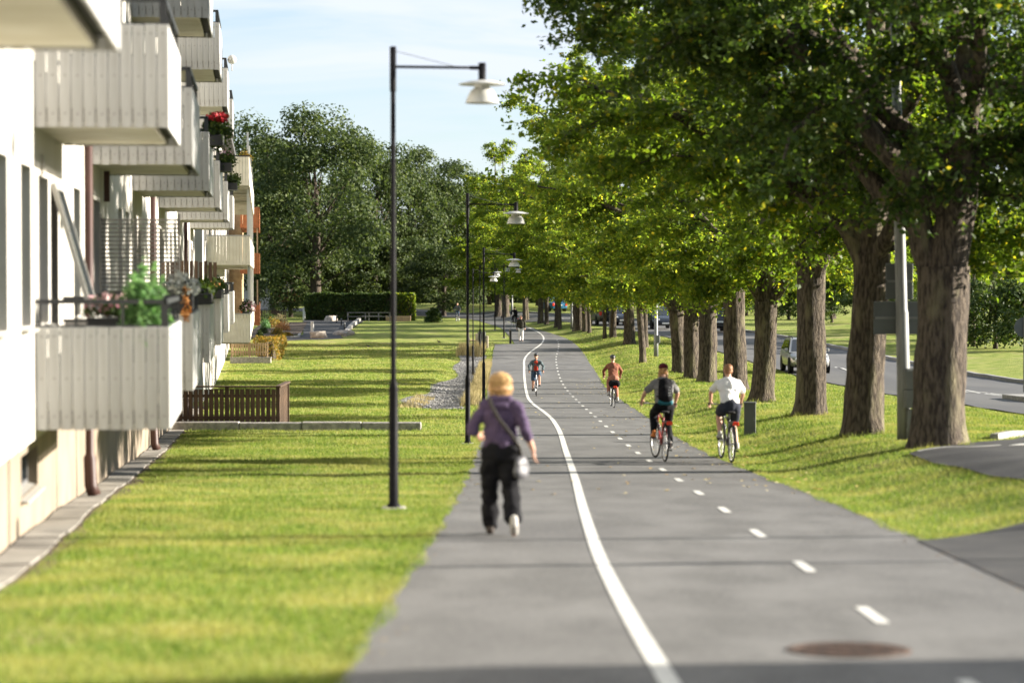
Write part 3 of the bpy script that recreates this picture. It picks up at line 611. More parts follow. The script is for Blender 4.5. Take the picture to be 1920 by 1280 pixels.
# far white block with orange balconies behind the oak
fb = empty('far_apartment_block', (-30.0, 290, gz1(-30, 290)), R(4), 'pale far apartment block with orange balconies half hidden behind the oak', 'building')
wins = [(0, 0, 0, 0)]
mb = MB(); mb.box(-11, 3.2, 0, 12, -1, 11); mb.build('wall', 'stucco', fb); mb = MB(); mb.box(-11.4, 3.6, -.4, 12.4, 11, 11.5); mb.build('roof', 'roof', fb)
for fl in range(3):
    for k in range(4):
        mb = MB(); x = -9.5 + k * 2.9; z = 1.4 + fl * 3.1; mb.box(x, x + 1.3, -.05, -.004, z, z + 1.4); f = mb.build('window', 'frame', fb); mb = MB(); mb.box(x + .08, x + 1.22, -.06, -.052, z + .08, z + 1.32); mb.build('pane', 'glass', f)
    mb = MB(); z = 1.0 + fl * 3.1; mb.box(1.6, 4.4, -1.4, 0.0, z, z + .15); b = mb.build('balcony', 'concrete', fb)
    mb = MB(); mb.box(1.55, 4.45, -1.45, -1.401, z - .05, z + 1.1); mb.box(4.401, 4.45, -1.40, 0, z - .05, z + 1.1); mb.build('panel', 'orange', b)
# ================================================================ trees
def unit(v): return v / (np.linalg.norm(v, axis=-1, keepdims=True) + 1e-9)
def leaf_cloud(name, P, size, g, up=.7, spread=.7, aspect=.62, droop=.25, nrm=None):
    """one folded diamond per leaf at points P"""
    n = len(P); sz = size * g.uniform(.65, 1.3, (n, 1))
    nr = g.standard_normal((n, 3)) * spread + np.array([0, 0, up])
    if nrm is not None: nr = nr + nrm
    nr = unit(nr)
    ax = g.standard_normal((n, 3)); ax[:, 2] -= droop; ax = unit(ax - nr * (ax * nr).sum(-1, keepdims=True)); sd_ = np.cross(nr, ax)
    a = P - ax * sz * .5; c = P + ax * sz * .5; b = P + sd_ * sz * aspect * .5 + nr * sz * .10 - ax * sz * .06; d = P - sd_ * sz * aspect * .5 + nr * sz * .10 - ax * sz * .06
    return np_mesh(name, np.stack([a, b, c, d], 1).reshape(-1, 3), 4)
def trunk_mesh(mb, pts, rad, n, g, ridge=.06):
    pts = [np.array(p, float) for p in pts]; k = len(pts); vs = []
    ph = g.uniform(0, 6.28, 6)
    for i, p in enumerate(pts):
        t = unit(pts[min(i+1, k-1)] - pts[max(i-1, 0)]); a = np.array([1., 0, 0]); a = unit(a - t * a.dot(t)); b = np.cross(t, a); z = p[2]
        for j in range(n):
            q = 2 * math.pi * j / n
            rr = rad[i] * (1 + ridge * (math.sin(q * 9 + 1.5 * math.sin(z * 1.9 + ph[0])) * .45 + math.sin(q * 5 + ph[1] + z * .8) * .5 + math.sin(q * 17 + ph[2] + 3 * math.sin(z * 2.7)) * .35 + math.sin(z * 7 + q * 4 + ph[3]) * .2 + math.sin(q * 2 + ph[4] + z * .4) * .5) + .07 * math.exp(-((z - 1.1 - ph[5] * .25) / .28) ** 2) * max(0, math.sin(q + ph[3])) + .05 * math.exp(-((z - .5 - ph[0] * .2) / .2) ** 2) * max(0, math.cos(q * 2 + ph[1])))
            rr *= 1 + .20 * math.exp(-max(z, 0) / .25) * max(0, math.sin(q * 4 + ph[2])) * (.6 + .4 * math.sin(q + ph[4]))
            vs.append(p + (a * math.cos(q) + b * math.sin(q)) * rr)
    mb.add([tuple(v) for v in vs], [(i*n+j, i*n+(j+1) % n, (i+1)*n+(j+1) % n, (i+1)*n+j) for i in range(k-1) for j in range(n)])
def bez(p, d0, L, el_fn, g, k, az, wob):
    """march a limb: elevation given along t, azimuth wandering"""
    pts = [np.array(p, float)]
    for i in range(k):
        t = (i + .5) / k; e = el_fn(t) + g.normal(0, wob); az += g.normal(0, wob)
        pts.append(pts[-1] + L / k * np.array([math.cos(e) * math.cos(az), math.cos(e) * math.sin(az), math.sin(e)]))
    return pts, az
def grow(name, seed, Rr=6.8, H=13.5, fork=3.1, r0=.40, nl=9, leaf=.15, per=95, spread=.24, mat='leaf', low=None, sub=9, tw=6, up_top=True, barkmat='bark', trunkn=30, droopers=None, ends=(-6, 24), rise=(50, 66), pw=1.2, epi=2):
    g = np.random.default_rng(seed); mb = MB()
    zs = [-.25, -.02, .12, .35, .7] + list(np.arange(1.1, fork + .1, .28)); fl = [1.42, 1.24, 1.13, 1.05, 1.01]
    lean = g.normal(0, .012, 2)
    pts = [(lean[0] * z + .03 * math.sin(z * 1.3 + seed), lean[1] * z, z) for z in zs]; rad = [r0 * (fl[i] if i < 5 else 1.0 - .035 * (z - .7) + (.10 * max(0, (z - fork + .9)) )) for i, z in enumerate(zs)]
    trunk_mesh(mb, pts, rad, trunkn, g)
    top = np.array(pts[-1]); twP = []; twD = []; twL = []
    def twigs(p, d, L, n, q0=None):
        for _ in range(n):
            r3 = g.standard_normal(3) * np.array([.8, .8, .36]); q = unit(d * .75 + r3 + np.array([0, 0, -.06])); o = p if q0 is None else p + (q0 - p) * g.random()
            twP.append(o); twD.append(q); twL.append(L * g.uniform(.5, 1.35))
    def limb(p, az, L, e0, e1, r, k=9, start=.22, nsub=sub):
        pl_, az2 = bez(p, None, L, lambda t: e0 + (e1 - e0) * t ** pw, g, k, az, .13)
        rr = [max(.012, r * (1 - .93 * (i / k)) ** .9) for i in range(k + 1)]
        mb.tube(pl_, rr, 8 if r > .08 else 6, cap=False)
        for i in range(3, k):
            if epi: twigs(pl_[i], unit(g.standard_normal(3) + np.array([0, 0, .1])), .6, epi, pl_[i-1])
        for s in range(nsub):
            t = start + (1 - start) * (s + g.uniform(.1, .9)) / nsub; i = min(int(t * k), k - 1); f = t * k - i; q = pl_[i] * (1 - f) + pl_[i+1] * f
            dirn = unit(pl_[i+1] - pl_[i]); a0 = math.atan2(dirn[1], dirn[0]); side = (1 if s % 2 else -1) * g.uniform(.45, 1.25)
            L2 = L * g.uniform(.22, .40) * (1.15 - .45 * t); e2 = g.uniform(-.25, .55)
            p2, _ = bez(q, None, L2, lambda u: e2 - .55 * u, g, 5, a0 + side, .16)
            r2 = max(.009, rr[i] * .42); mb.tube(p2, [max(.006, r2 * (1 - .85 * u / 5)) for u in range(6)], 5, cap=False)
            for u in range(1, 6): twigs(p2[u], unit(p2[u] - p2[u-1]), .62, tw + (3 if u == 5 else 0), p2[u-1])
        twigs(pl_[-1], unit(pl_[-1] - pl_[-2]), .5, tw)
        return pl_
    # leader
    ld, _ = bez(top - np.array([0, 0, .3]), None, H - fork - 1.2, lambda t: R(86), g, 9, g.uniform(0, 6), .06)
    lr = [r0 * .82 * (1 - .93 * i / 9) + .015 for i in range(10)]; mb.tube(ld, lr, 12, cap=False)
    base_az = g.uniform(0, 6.28)
    for q in range(2, 10): twigs(ld[q], unit(g.standard_normal(3)), .8, epi * 2, ld[q-1])
    for i in range(nl):
        f = i / nl; az = base_az + i * 2.39996 + g.normal(0, .15)
        if low is not None and i < len(low): az = low[i]
        if i < 3: p = top + np.array([0, 0, -.45 + .12 * i]); r = r0 * g.uniform(.5, .62)
        else:
            u = .04 + .80 * max(0.0, (i - 3) / max(1, nl - 3)); j = min(int(u * 9), 8); p = ld[j] + (ld[j+1] - ld[j]) * (u * 9 - j); r = lr[j] * .6
        L_ = Rr * (1.10 - .40 * f ** 1.6) * g.uniform(.88, 1.1) * (.86 if i < 3 else 1)
        limb(p, az, L_, R(g.uniform(*rise) if i < 3 else g.uniform(28, 58)), R(g.uniform(*ends)), r)
    if up_top: limb(ld[-1], 0, Rr * .35, R(80), R(60), .05, 5, .1, 6)
    # low drooping twigs round the base of the crown
    for i, az in enumerate(droopers if droopers is not None else [base_az + 1.1 + q * 1.05 for q in range(6)]):
        limb(top + np.array([0, 0, g.uniform(-.1, 1.6)]), az, Rr * g.uniform(.45, .85), R(g.uniform(10, 48)), R(g.uniform(-30, 0)), r0 * .22, 7, .3, 7)
    P = np.array(twP); D = np.array(twD); Ln = np.array(twL); n = len(P)
    idx = np.repeat(np.arange(n), per); u = g.uniform(0, 1, len(idx)) ** .8
    LP = P[idx] + D[idx] * (Ln[idx] * u)[:, None] + g.standard_normal((len(idx), 3)) * np.array([spread, spread, spread * .7]); LP[:, 2] -= .22 * Ln[idx] * u ** 2
    tm = mb.mesh(name + '_trunk'); tm.materials.append(MT[barkmat]); tm.polygons.foreach_set('use_smooth', [True] * len(tm.polygons))
    cm = leaf_cloud(name + '_crown', LP, leaf, g); cm.materials.append(MT[mat])
    return tm, cm
def clump_tree(name, seed, Rr, H, z0, nclump, per, leaf, mat, r0, cr=(1.3, 2.4), barkmat='bark_dark', flat=.75):
    """crown of many leafy clumps on limbs, each clump a shell of leaves"""
    g = np.random.default_rng(seed); mb = MB()
    zs = [-.3, 0, .5, 1.2, 2.2, 3.2, 4.5]; trunk_mesh(mb, [(.04 * math.sin(z + seed), 0, z) for z in zs], [r0*1.6, r0*1.35, r0*1.12, r0, r0*.95, r0*.92, r0*.85], 18, g)
    Pl = []; Nl = []; hz = (H - z0) / 2; cz = z0 + hz
    ga = g.uniform(0, 6)
    nlobe = max(6, nclump // 12)
    LC = []
    for i in range(nlobe):
        t = (i + .5) / nlobe; zc = 1 - 2 * t * .93; az = ga + i * 2.39996; rad = math.sqrt(max(0, 1 - zc * zc)); wv = 1 + .14 * math.sin(az * 3 + seed)
        jr = g.uniform(.72, 1.18); LC.append(np.array([rad * math.cos(az) * Rr * .70 * wv * jr, rad * math.sin(az) * Rr * .70 * wv * jr, cz + zc * hz * .76 * g.uniform(.85, 1.1)]))
    LC += [np.array([Rr * .3 * math.cos(q), Rr * .3 * math.sin(q), cz + (q - 3) * hz * .15]) for q in (0, 1.6, 3.2, 4.8, 5.9)]; lr_ = Rr * .40
    for i in range(nclump):
        lc = LC[i % len(LC)]; o_ = unit(lc - np.array([0, 0, cz - .2 * hz]) + 1e-3); dv = unit(g.standard_normal(3) * .75 + o_ * .7 + np.array([0, 0, .35])); c = lc + dv * lr_ * g.uniform(.6, 1.1) * (.62 + .5 * ((i % len(LC)) * .618 % 1))
        rc_ = g.uniform(*cr) * .82; m = int(per * (rc_ / cr[1]) ** 2)
        dv = unit(g.standard_normal((m, 3))); keep = dv[:, 2] > g.uniform(-.75, .1, m); dv = dv[keep]
        rr = rc_ * (1 - .45 * g.random(len(dv)) ** 2.2)[:, None] * (1 + .18 * np.sin(dv[:, :1] * 7 + i) * np.sin(dv[:, 1:2] * 6 + i * 2))
        Pl.append(c + dv * rr * np.array([1, 1, flat])); Nl.append(dv * 1.0)
        if i % 11 == 0:
            s = np.array([0, 0, min(max(2.5, c[2] * .55), H * .55)]); mid = (s + c) / 2 + np.array([0, 0, .4]); mb.tube([s, mid, c], [r0 * .18, r0 * .11, .02], 6, cap=False)
    mb.tube([(0, 0, 4.3), (.3, .1, H * .45), (.1, -.2, H * .8)], [r0 * .85, r0 * .55, .06], 10, cap=False)
    tm = mb.mesh(name + '_trunk'); tm.materials.append(MT[barkmat]); tm.polygons.foreach_set('use_smooth', [True] * len(tm.polygons))
    cm = leaf_cloud(name + '_crown', np.concatenate(Pl), leaf, g, up=.35, spread=.55, nrm=np.concatenate(Nl)); cm.materials.append(MT[mat])
    return tm, cm
def plant_tree(name, var, x, y, s, rz, label, group=None, ts=1.0, cat='tree', sz=None):
    e = empty(name, (x, y, gz1(x, y)), rz, label, cat, group); e.rotation_euler = (R(1.6) * math.sin(x * 3 + y), R(1.6) * math.cos(y * 2.3 + x), rz)
    t = link('trunk', var[0], None, e); c = link('crown', var[1], None, e)
    z = sz or s
    t.scale = (s * ts, s * ts, z); c.scale = (s, s, z)
    return e
V1 = grow('avenue_a', 11, 7.0, 15.5, 2.75, .385, 18, .118, 21, tw=6, low=[R(165), R(48), R(285), R(150), R(205), R(178), R(260), R(345), R(235), R(100), R(190), R(275), R(220), R(160), R(250), R(30), R(200), R(290)], spread=.075, droopers=[R(60), R(20), R(75), R(335)], ends=(-6, 22), rise=(69, 78), pw=1.9, epi=5)
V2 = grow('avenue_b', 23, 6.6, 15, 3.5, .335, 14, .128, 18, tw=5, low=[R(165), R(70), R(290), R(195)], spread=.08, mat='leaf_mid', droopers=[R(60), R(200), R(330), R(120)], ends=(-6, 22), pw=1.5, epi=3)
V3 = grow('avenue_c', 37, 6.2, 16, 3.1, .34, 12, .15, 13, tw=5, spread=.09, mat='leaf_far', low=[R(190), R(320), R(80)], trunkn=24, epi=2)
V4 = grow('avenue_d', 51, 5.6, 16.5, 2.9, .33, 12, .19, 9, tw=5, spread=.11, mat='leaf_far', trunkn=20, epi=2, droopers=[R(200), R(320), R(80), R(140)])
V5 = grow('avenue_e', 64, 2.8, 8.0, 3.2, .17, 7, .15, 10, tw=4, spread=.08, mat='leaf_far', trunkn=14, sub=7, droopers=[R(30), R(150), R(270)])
for _n, _v in (('V1', V1), ('V2', V2), ('V3', V3), ('V4', V4), ('V5', V5)): print(_n, len(_v[1].polygons))
G_ = 'trees of the avenue between path and road'
AV = [  # px of trunk base, py, variant, scale, turn, label
    (1762, 836, V1, 1.0, 0, 'thickest avenue tree, forking low, nearest on the right beside the grey pole'),
    (1620, 815, V2, .98, 0, 'second avenue tree with tall straight pale trunk behind the grey sign backs'),
    (1518, 780, V2, 1.0, 2.2, 'third avenue tree, dark trunk standing left of the silver car'),
    (1430, 753, V3, .92, 0, 'fourth avenue tree, slim dark trunk behind the low grey cabinet'),
    (1379, 733, V3, 1.12, 1.7, 'fifth avenue tree, stout lit trunk behind the rider in white'),
    (1325, 718, V2, 1.05, 4.0, 'sixth avenue tree, rightmost of the tight group of three trunks'),
    (1297, 710, V3, .95, 3.3, 'avenue tree with the middle trunk of the tight group of three'),
    (1273, 700, V4, 1.0, 0, 'avenue tree with the leftmost trunk of the tight group of three'),
    (1180, 645, V4, 1.0, 1.2, 'avenue tree with flared trunk left of the oncoming dark car'),
    (1208, 652, V3, .85, 5.0, 'avenue tree whose trunk stands just behind the slender young tree'),
    (1150, 633, V4, .9, 2.1, 'avenue tree right behind the far slim white pole'),
    (1134, 636, V4, .7, 3.0, 'slim avenue tree left of the far slim white pole'),
    (1105, 624, V4, .8, .5, 'slim avenue tree in front of the red car'),
    (1097, 621, V3, .85, 2.9, 'avenue tree just left of the red car'),
    (1085, 619, V3, 1.25, 4.1, 'broad flared avenue tree where the path starts to bend'),
    (1050, 617, V4, .75, 5.5, 'slim leaning avenue tree right of the blue car'),
    (1045, 613, V4, .85, 1.0, 'dark avenue tree directly behind the slim leaning one by the blue car'),
    (1025, 608, V4, .8, 2.0, 'avenue tree left of the blue car at the bend'),
    (1014, 606, V4, .95, 3.5, 'avenue tree beside the thin grey pole at the bend'),
    (988, 600, V4, .85, .2, 'avenue tree right of the walker in white trousers'),
    (984, 602, V4, .9, 4.4, 'pale-trunked avenue tree just behind the walker in white trousers'),
    (948, 595, V4, 1.0, 5.2, 'dark avenue tree behind the seventh street lamp'),
    (934, 594, V4, 1.0, 1.9, 'far avenue tree beyond the bend, left of the dark one'),
]
SLIM = {1150: .6, 1134: .55, 1105: .5, 1097: .7, 1050: .55, 1045: .8, 1025: .65, 988: .6, 984: .6, 1208: .75, 1014: .8}
for px, py, var, s, rz, lab in AV:
    p = gp(px, py); plant_tree('avenue_tree', var, p.x, p.y, s, rz, lab, G_, SLIM.get(px, 1.0))
p = gp(1204, 680); plant_tree('young_tree', V5, p.x, p.y, 1.0, 0, 'slender young tree standing in the grass in front of the avenue', G_)
# one more avenue tree, added unseen right of the frame to shade the foreground
plant_tree('avenue_tree', V2, 9.0, 6.2, 1.0, 1.0, 'unseen avenue tree added beside the camera for its shadow', G_)
O1 = clump_tree('oak_a', 5, 7.6, 19.5, 2.0, 250, 430, .34, 'leaf_oak', .55, (1.0, 2.5))
O2 = clump_tree('oak_b', 17, 6.2, 17, 1.0, 200, 400, .34, 'leaf_oak', .42, (.9, 2.3))
O3 = clump_tree('oak_c', 29, 5.5, 12, .3, 150, 360, .36, 'leaf_oak', .3, (1.1, 2.0))
def oak(px, d, var, s, rz, label, sz=None, name='oak_tree'):
    a, _ = ray(px, 500); plant_tree(name, var, a * d, d, s, rz, label, 'trees behind the lawn', sz=sz)
oak(592, 236, O1, 1.02, 0, 'tallest dark oak with a thick trunk behind the clipped hedge', 1.03)
oak(515, 246, O2, 1.05, 2.0, 'dark oak between the tallest oak and the white wing', 1.07)
oak(478, 262, O2, 1.0, 4.0, 'leftmost dark oak half hidden behind the balconies', 1.12)
oak(700, 258, O2, .95, 1.0, 'oak just right of the tallest one with a lower crown', 1.10)
oak(765, 266, O2, .95, 3.0, 'dark oak behind the street lamp nearest the camera', 1.06)
oak(826, 274, O2, .9, 5.0, 'round-topped oak left of the second street lamp', 1.0)
oak(872, 286, O3, 1.15, .6, 'lower oak behind the second street lamp', 1.25)
oak(832, 243, O3, .72, 1.6, 'low spreading oak with boughs hanging over the lawn edge', .62)
oak(655, 250, O3, .9, 2.6, 'dark understorey oak filling the gap behind the hedge', .75)
oak(745, 252, O3, .85, 4.6, 'dark understorey oak behind the right end of the hedge', .7)
oak(915, 300, O3, 1.1, 3.6, 'distant oak showing between the lamp posts', 1.1)
oak(545, 238, O3, .62, .9, 'small dark tree by the white far block', .6)
# trees beyond the road on the right
def rtree(px, d, var, s, rz, label, sz=None):
    a, _ = ray(px, 500); plant_tree('roadside_tree', var, a * d, d, s, rz, label, 'trees beyond the road', sz=sz)
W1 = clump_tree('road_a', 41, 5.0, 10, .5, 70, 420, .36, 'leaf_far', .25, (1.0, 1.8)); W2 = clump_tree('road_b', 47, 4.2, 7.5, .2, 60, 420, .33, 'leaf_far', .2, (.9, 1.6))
rtree(1890, 150, W2, 1.1, 0, 'pale leafy tree at the right edge above the dark hedge')
rtree(1770, 165, W2, 1.15, 1, 'pale leafy tree beyond the road right of the thickest trunk')
rtree(1670, 190, W1, 1.0, 2, 'leafy tree beyond the road behind the grey pole')
rtree(1560, 205, W1, 1.05, 3, 'leafy tree beyond the road behind the silver car')
rtree(1470, 225, W1, 1.05, 4, 'leafy tree beyond the road left of the silver car')
rtree(1390, 240, W1, 1.05, 5, 'leafy tree beyond the road behind the dark rear-facing car')
rtree(1310, 255, O3, 1.0, 0, 'dark tree beyond the road behind the tight trunk group')
rtree(1230, 262, O3, 1.0, 1, 'dark tree beyond the road behind the oncoming car')
rtree(1150, 270, O3, 1.05, 2, 'dark tree beyond the road behind the flared trunk')
rtree(1075, 280, O3, 1.05, 3, 'dark tree beyond the road above the red car')
rtree(1010, 290, O3, 1.05, 4, 'dark tree beyond the road above the blue car')
rtree(950, 300, O3, 1.0, 5, 'dark tree beyond the bend in the middle distance')
# far wood that reads as one mass
g = np.random.default_rng(99); n = 60000
wx = g.uniform(-75, 150, n); wy = 325 + g.normal(0, 4, n); top = 7.5 + 2.5 * np.sin(wx * .22) + 1.5 * np.sin(wx * .61 + 1); wz_ = g.uniform(0, 1, n) ** .8 * top
me = leaf_cloud('woodland', np.stack([wx, wy, -4.1 + wz_], -1), .85, g, up=.3, spread=.8); me.materials.append(MT['leaf_oak'])
tag(link('woodland', me), 'dark far wood closing the view behind the trees', 'woodland', kind='stuff')
# hedges and shrubs
def box_hedge(name, x0, x1, y0, y1, h, n, leaf, mat, label, cat='hedge', wob=.12, group=None):
    g = np.random.default_rng(int(abs(x0 * 31 + y0)) + 1); A = [(x1-x0)*h, (x1-x0)*h, (y1-y0)*h, (y1-y0)*h, (x1-x0)*(y1-y0)]; pr_ = np.array(A) / sum(A)
    side = g.choice(5, n, p=pr_); u = g.random(n); v = g.random(n)
    X = np.where(side < 2, x0+(x1-x0)*u, np.where(side == 2, x0, np.where(side == 3, x1, x0+(x1-x0)*u)))
    Y = np.where(side == 0, y0, np.where(side == 1, y1, y0+(y1-y0)*np.where(side == 4, v, u))); Z = np.where(side == 4, h, h * v)
    bump = .14 * np.sin(X * 2.1) * np.sin(Z * 3.1 + Y) ; sc_ = np.abs(g.normal(0, wob, n)) 
    cx, cy_ = (x0+x1)/2, (y0+y1)/2; X = X + np.sign(cx - X) * np.where((side == 2) | (side == 3), sc_ + bump, 0); Y = Y + np.where(side < 2, np.sign(cy_ - Y) * (sc_ + bump), 0); Z = Z - np.where(side == 4, sc_ + bump, 0)
    o = empty(name, (cx, cy_, gz1(cx, cy_)), 0, label, cat, group)
    me = leaf_cloud('foliage', np.stack([X - cx, Y - cy_, Z], -1), leaf, g, up=.2, spread=.9); me.materials.append(MT[mat]); link('foliage', me, None, o)
    mb = MB(); mb.box(x0-cx+.3, x1-cx-.3, y0-cy_+.3, y1-cy_-.3, -.1, h-.35); mb.build('inner_wood', 'bark_dark', o)
    return o
a = gp(577, 600); b_ = gp(768, 600)
box_hedge('clipped_hedge', a.x, b_.x - 1.3, 222.5, 225, 2.45, 14000, .26, 'leaf_hedge', 'long clipped dark hedge at the back of the lawn')
box_hedge('hedge_end_shrub', b_.x - 1.25, b_.x + .5, 221.5, 224.5, 2.5, 3500, .26, 'leaf_far', 'lighter olive shrub at the right end of the clipped hedge', 'shrub')
BU = clump_tree('bush_a', 71, 2.3, 3.6, -.3, 60, 300, .2, 'leaf_hedge', .1, (.5, .95)); BU2 = clump_tree('bush_b', 83, 2.0, 3.0, -.3, 50, 300, .2, 'leaf_hedge', .1, (.5, .9))
for i, (px, d, v, s, lab) in enumerate([(1765, 144, BU2, 1.0, 'dark bush beyond the road nearest the thickest trunk'), (1825, 140, BU, 1.05, 'dark tall bush beyond the road, second from the thickest trunk'), (1868, 136, BU2, 1.1, 'dark bush beyond the road beside the round sign'), (1925, 133, BU, 1.1, 'dark bush cut by the right edge of the picture'),
        (1640, 172, BU, .9, 'dark bush beyond the road just left of the grey pole'), (1700, 160, BU2, .9, 'low dark bush beyond the road right of the grey pole'), (1560, 192, BU, 1.0, 'dark bush beyond the road behind the silver car'), (1480, 205, BU2, 1.1, 'dark bush beyond the road left of the silver car'), (1400, 222, BU, 1.1, 'dark bush beyond the road behind the fourth trunk')]):
    a, _ = ray(px, 600); plant_tree('roadside_bush', v, a * d, d, s, i * 1.3, lab, 'bushes beyond the road', cat='bush')
def shrub(x, y, r, h, n, leaf, mat, label, name='shrub', cat='shrub', group=None):
    g = np.random.default_rng(int(abs(x * 91 + y * 7))); o = empty(name, (x, y, gz1(x, y)), 0, label, cat, group)
    dv = unit(g.standard_normal((n, 3))); dv[:, 2] = np.abs(dv[:, 2]); rr = (1 - .5 * g.random((n, 1)) ** 2) * (1 + .2 * np.sin(dv[:, :1] * 5 + x) * np.sin(dv[:, 1:2] * 6))
    me = leaf_cloud('foliage', dv * rr * np.array([r, r, h]), leaf, g, up=.3, spread=.8, nrm=dv * .5); me.materials.append(MT[mat]); link('foliage', me, None, o)
    mb = MB()
    for k in range(5): q = k * 1.256; mb.tube([(0, 0, -.05), (math.cos(q) * r * .3, math.sin(q) * r * .3, h * .5), (math.cos(q) * r * .6, math.sin(q) * r * .6, h * .8)], [.03, .02, .006], 5)
    mb.build('stems', 'bark_dark', o); return o
p = gp(813, 604); shrub(p.x, p.y, .75, 1.2, 1500, .22, 'leaf_hedge', 'dark rounded shrub on the lawn beside the bend of the path')
p = gp(487, 632); shrub(p.x, p.y, .28, .5, 900, .07, 'leaf_hedge', 'small clipped green ball shrub nearest in the flower bed')
p = gp(494, 626); shrub(p.x, p.y, .36, .6, 900, .08, 'leaf_hedge', 'second clipped ball shrub in the flower bed')
p = gp(498, 617); shrub(p.x, p.y, .42, .75, 900, .1, 'leaf_feather', 'bright green ball shrub furthest back in the flower bed')
for k, (px, py, r, h, m_, lab) in enumerate([(520, 628, .5, .5, 'leaf_ochre', 'ochre autumn perennial in the flower bed left of the asphalt'), (530, 620, .6, .7, 'petal_orange', 'orange autumn perennial clump beside the garden asphalt'), (512, 615, .7, .8, 'leaf_ochre', 'tall ochre grasses at the middle of the flower bed'), (525, 608, .7, .8, 'reed', 'dry straw-coloured plants at the back of the flower bed'), (503, 604, .8, .9, 'leaf_hedge', 'dark green perennial at the back of the flower bed'), (538, 632, .4, .35, 'leaf_ochre', 'low yellowing plant at the kerb of the flower bed')]):
    p = gp(px, py); shrub(p.x, p.y, r, h, 700, .12, m_, lab, 'flower_bed_plant', 'plant', 'plants in the flower bed')
p = gp(507, 677); box_hedge('low_hedge', p.x - .9, p.x + .35, p.y + .6, p.y + 5, 1.25, 4500, .1, 'leaf_ochre', 'low yellowing hedge behind the pale picket fence', 'hedge', .1)
p = gp(648, 572); 
# dry grasses along the swale
def reeds(x0, x1, y0, y1, n, h, label, mat='reed'):
    g = np.random.default_rng(int(y0 * 3 + n)); X = g.uniform(x0, x1, n); Y = g.uniform(y0, y1, n); keep = (np.sin(X * 3.0) + np.sin(Y * 1.1 + X) + g.normal(0, .8, n)) > 0; X = X[keep]; Y = Y[keep]; n = len(X)
    Z = gz(X, Y); hh = h * g.uniform(.5, 1.2, n); q = g.uniform(0, 6.28, n); w_ = .012; bx = np.cos(q) * w_; by_ = np.sin(q) * w_; lx_ = g.normal(0, .22, n) * hh; ly = g.normal(0, .22, n) * hh
    V = np.stack([np.stack([X - bx, Y - by_, Z], -1), np.stack([X + bx, Y + by_, Z], -1), np.stack([X + lx_, Y + ly, Z + hh], -1)], 1).reshape(-1, 3)
    me = np_mesh('dry_grass', V, 3); me.materials.append(MT[mat]); tag(link('dry_grass', me), label, 'grass', kind='stuff')
reeds(-1.7, -1.08, 79, 128, 12000, .34, 'dry straw-coloured grass between gravel and path')
reeds(-3.2, -1.6, 138, 148, 5000, .6, 'tall grey-green grasses at the far end of the gravel')
reeds(-3.6, -2.9, 76, 92, 1600, .16, 'short yellow growth at the near edge of the gravel')
# ---------------------------------------------------------------- lawn blades
def lawn(x0, x1, y0, y1, dens, inside=None, h=.05, fade=None):
    g = np.random.default_rng(int(x0 * 7 + y0 * 13 + 1000)); n = int((x1 - x0) * (y1 - y0) * dens); X = g.uniform(x0, x1, n); Y = g.uniform(y0, y1, n)
    k = inside(X, Y)
    for bx_, by0, ra, rb in BARE: k &= (((X - bx_) / ra) ** 2 + ((Y - by0) / rb) ** 2 > .9) | (g.random(n) < .12)
    if fade: k &= g.random(n) < np.clip((y1 - Y) / (y1 - fade), 0, 1) ** .8
    X = X[k]; Y = Y[k]; n = len(X); Z = gz(X, Y) - .005; s = np.maximum(1, Y / 38.); hh = h * g.uniform(.5, 1.25, n) * np.minimum(s, 1.35); q = g.uniform(0, 6.28, n); w_ = .0055 * s; bx = np.cos(q) * w_; b2 = np.sin(q) * w_
    V = np.stack([np.stack([X - bx, Y - b2, Z], -1), np.stack([X + bx, Y + b2, Z], -1), np.stack([X + g.normal(0, .4, n) * hh, Y + g.normal(0, .4, n) * hh, Z + hh], -1)], 1)
    return V.reshape(-1, 3)
def in_poly(poly):
    P = np.array(poly)
    def f(X, Y):
        c = np.zeros(len(X), bool)
        for i in range(len(P)):
            a, b = P[i], P[i - 1]; c ^= ((a[1] > Y) != (b[1] > Y)) & (X < (b[0] - a[0]) * (Y - a[1]) / (b[1] - a[1] + 1e-12) + a[0])
        return c
    return f
conn = drv = in_poly(PAVED)
fac = lambda Y: -2.22 - .103 * Y + .38
lf = lambda X, Y: (X < pl(Y) + .05) & (X > fac(Y))
rf = lambda X, Y: (X > pr(Y) - .06) & (X < rc(Y) - 3.9) & ~conn(X, Y) & ~drv(X, Y)
nogr = lambda X, Y: lf(X, Y) & ~((Y > 75) & (Y < 141) & (X > np.interp(Y, gd, gl) + .1) & (X < np.interp(Y, gd, gr_) - .1))
VV = [lawn(-5, -.6, 11.5, 30, 1900, lf, .045), lawn(-8, -.6, 30, 55, 800, lf, .045), lawn(-16, -.6, 55, 160, 180, nogr, fade=85), lawn(3.6, 12, 13, 34, 900, rf), lawn(3.6, 12, 34, 62, 620, rf), lawn(3.2, 12, 62, 175, 190, rf, fade=90)]
edge = lambda X, Y: (np.abs(X - pl(Y)) < .07 + .05 * np.sin(Y * 2.3) * np.sin(Y * .7)) & (X > -1.3) & (X < 0)
edge2 = lambda X, Y: (np.abs(X - pr(Y) - .01) < .08 + .06 * np.sin(Y * 1.9) * np.sin(Y * .6)) & ~conn(X, Y)
VV += [lawn(-1.1, -.5, 11.5, 40, 1500, edge, .06), lawn(-1.1, -.5, 40, 75, 500, edge, .06), lawn(3.5, 4.1, 22, 45, 1300, edge2, .06), lawn(3.4, 4.3, 45, 110, 450, edge2, .06)]
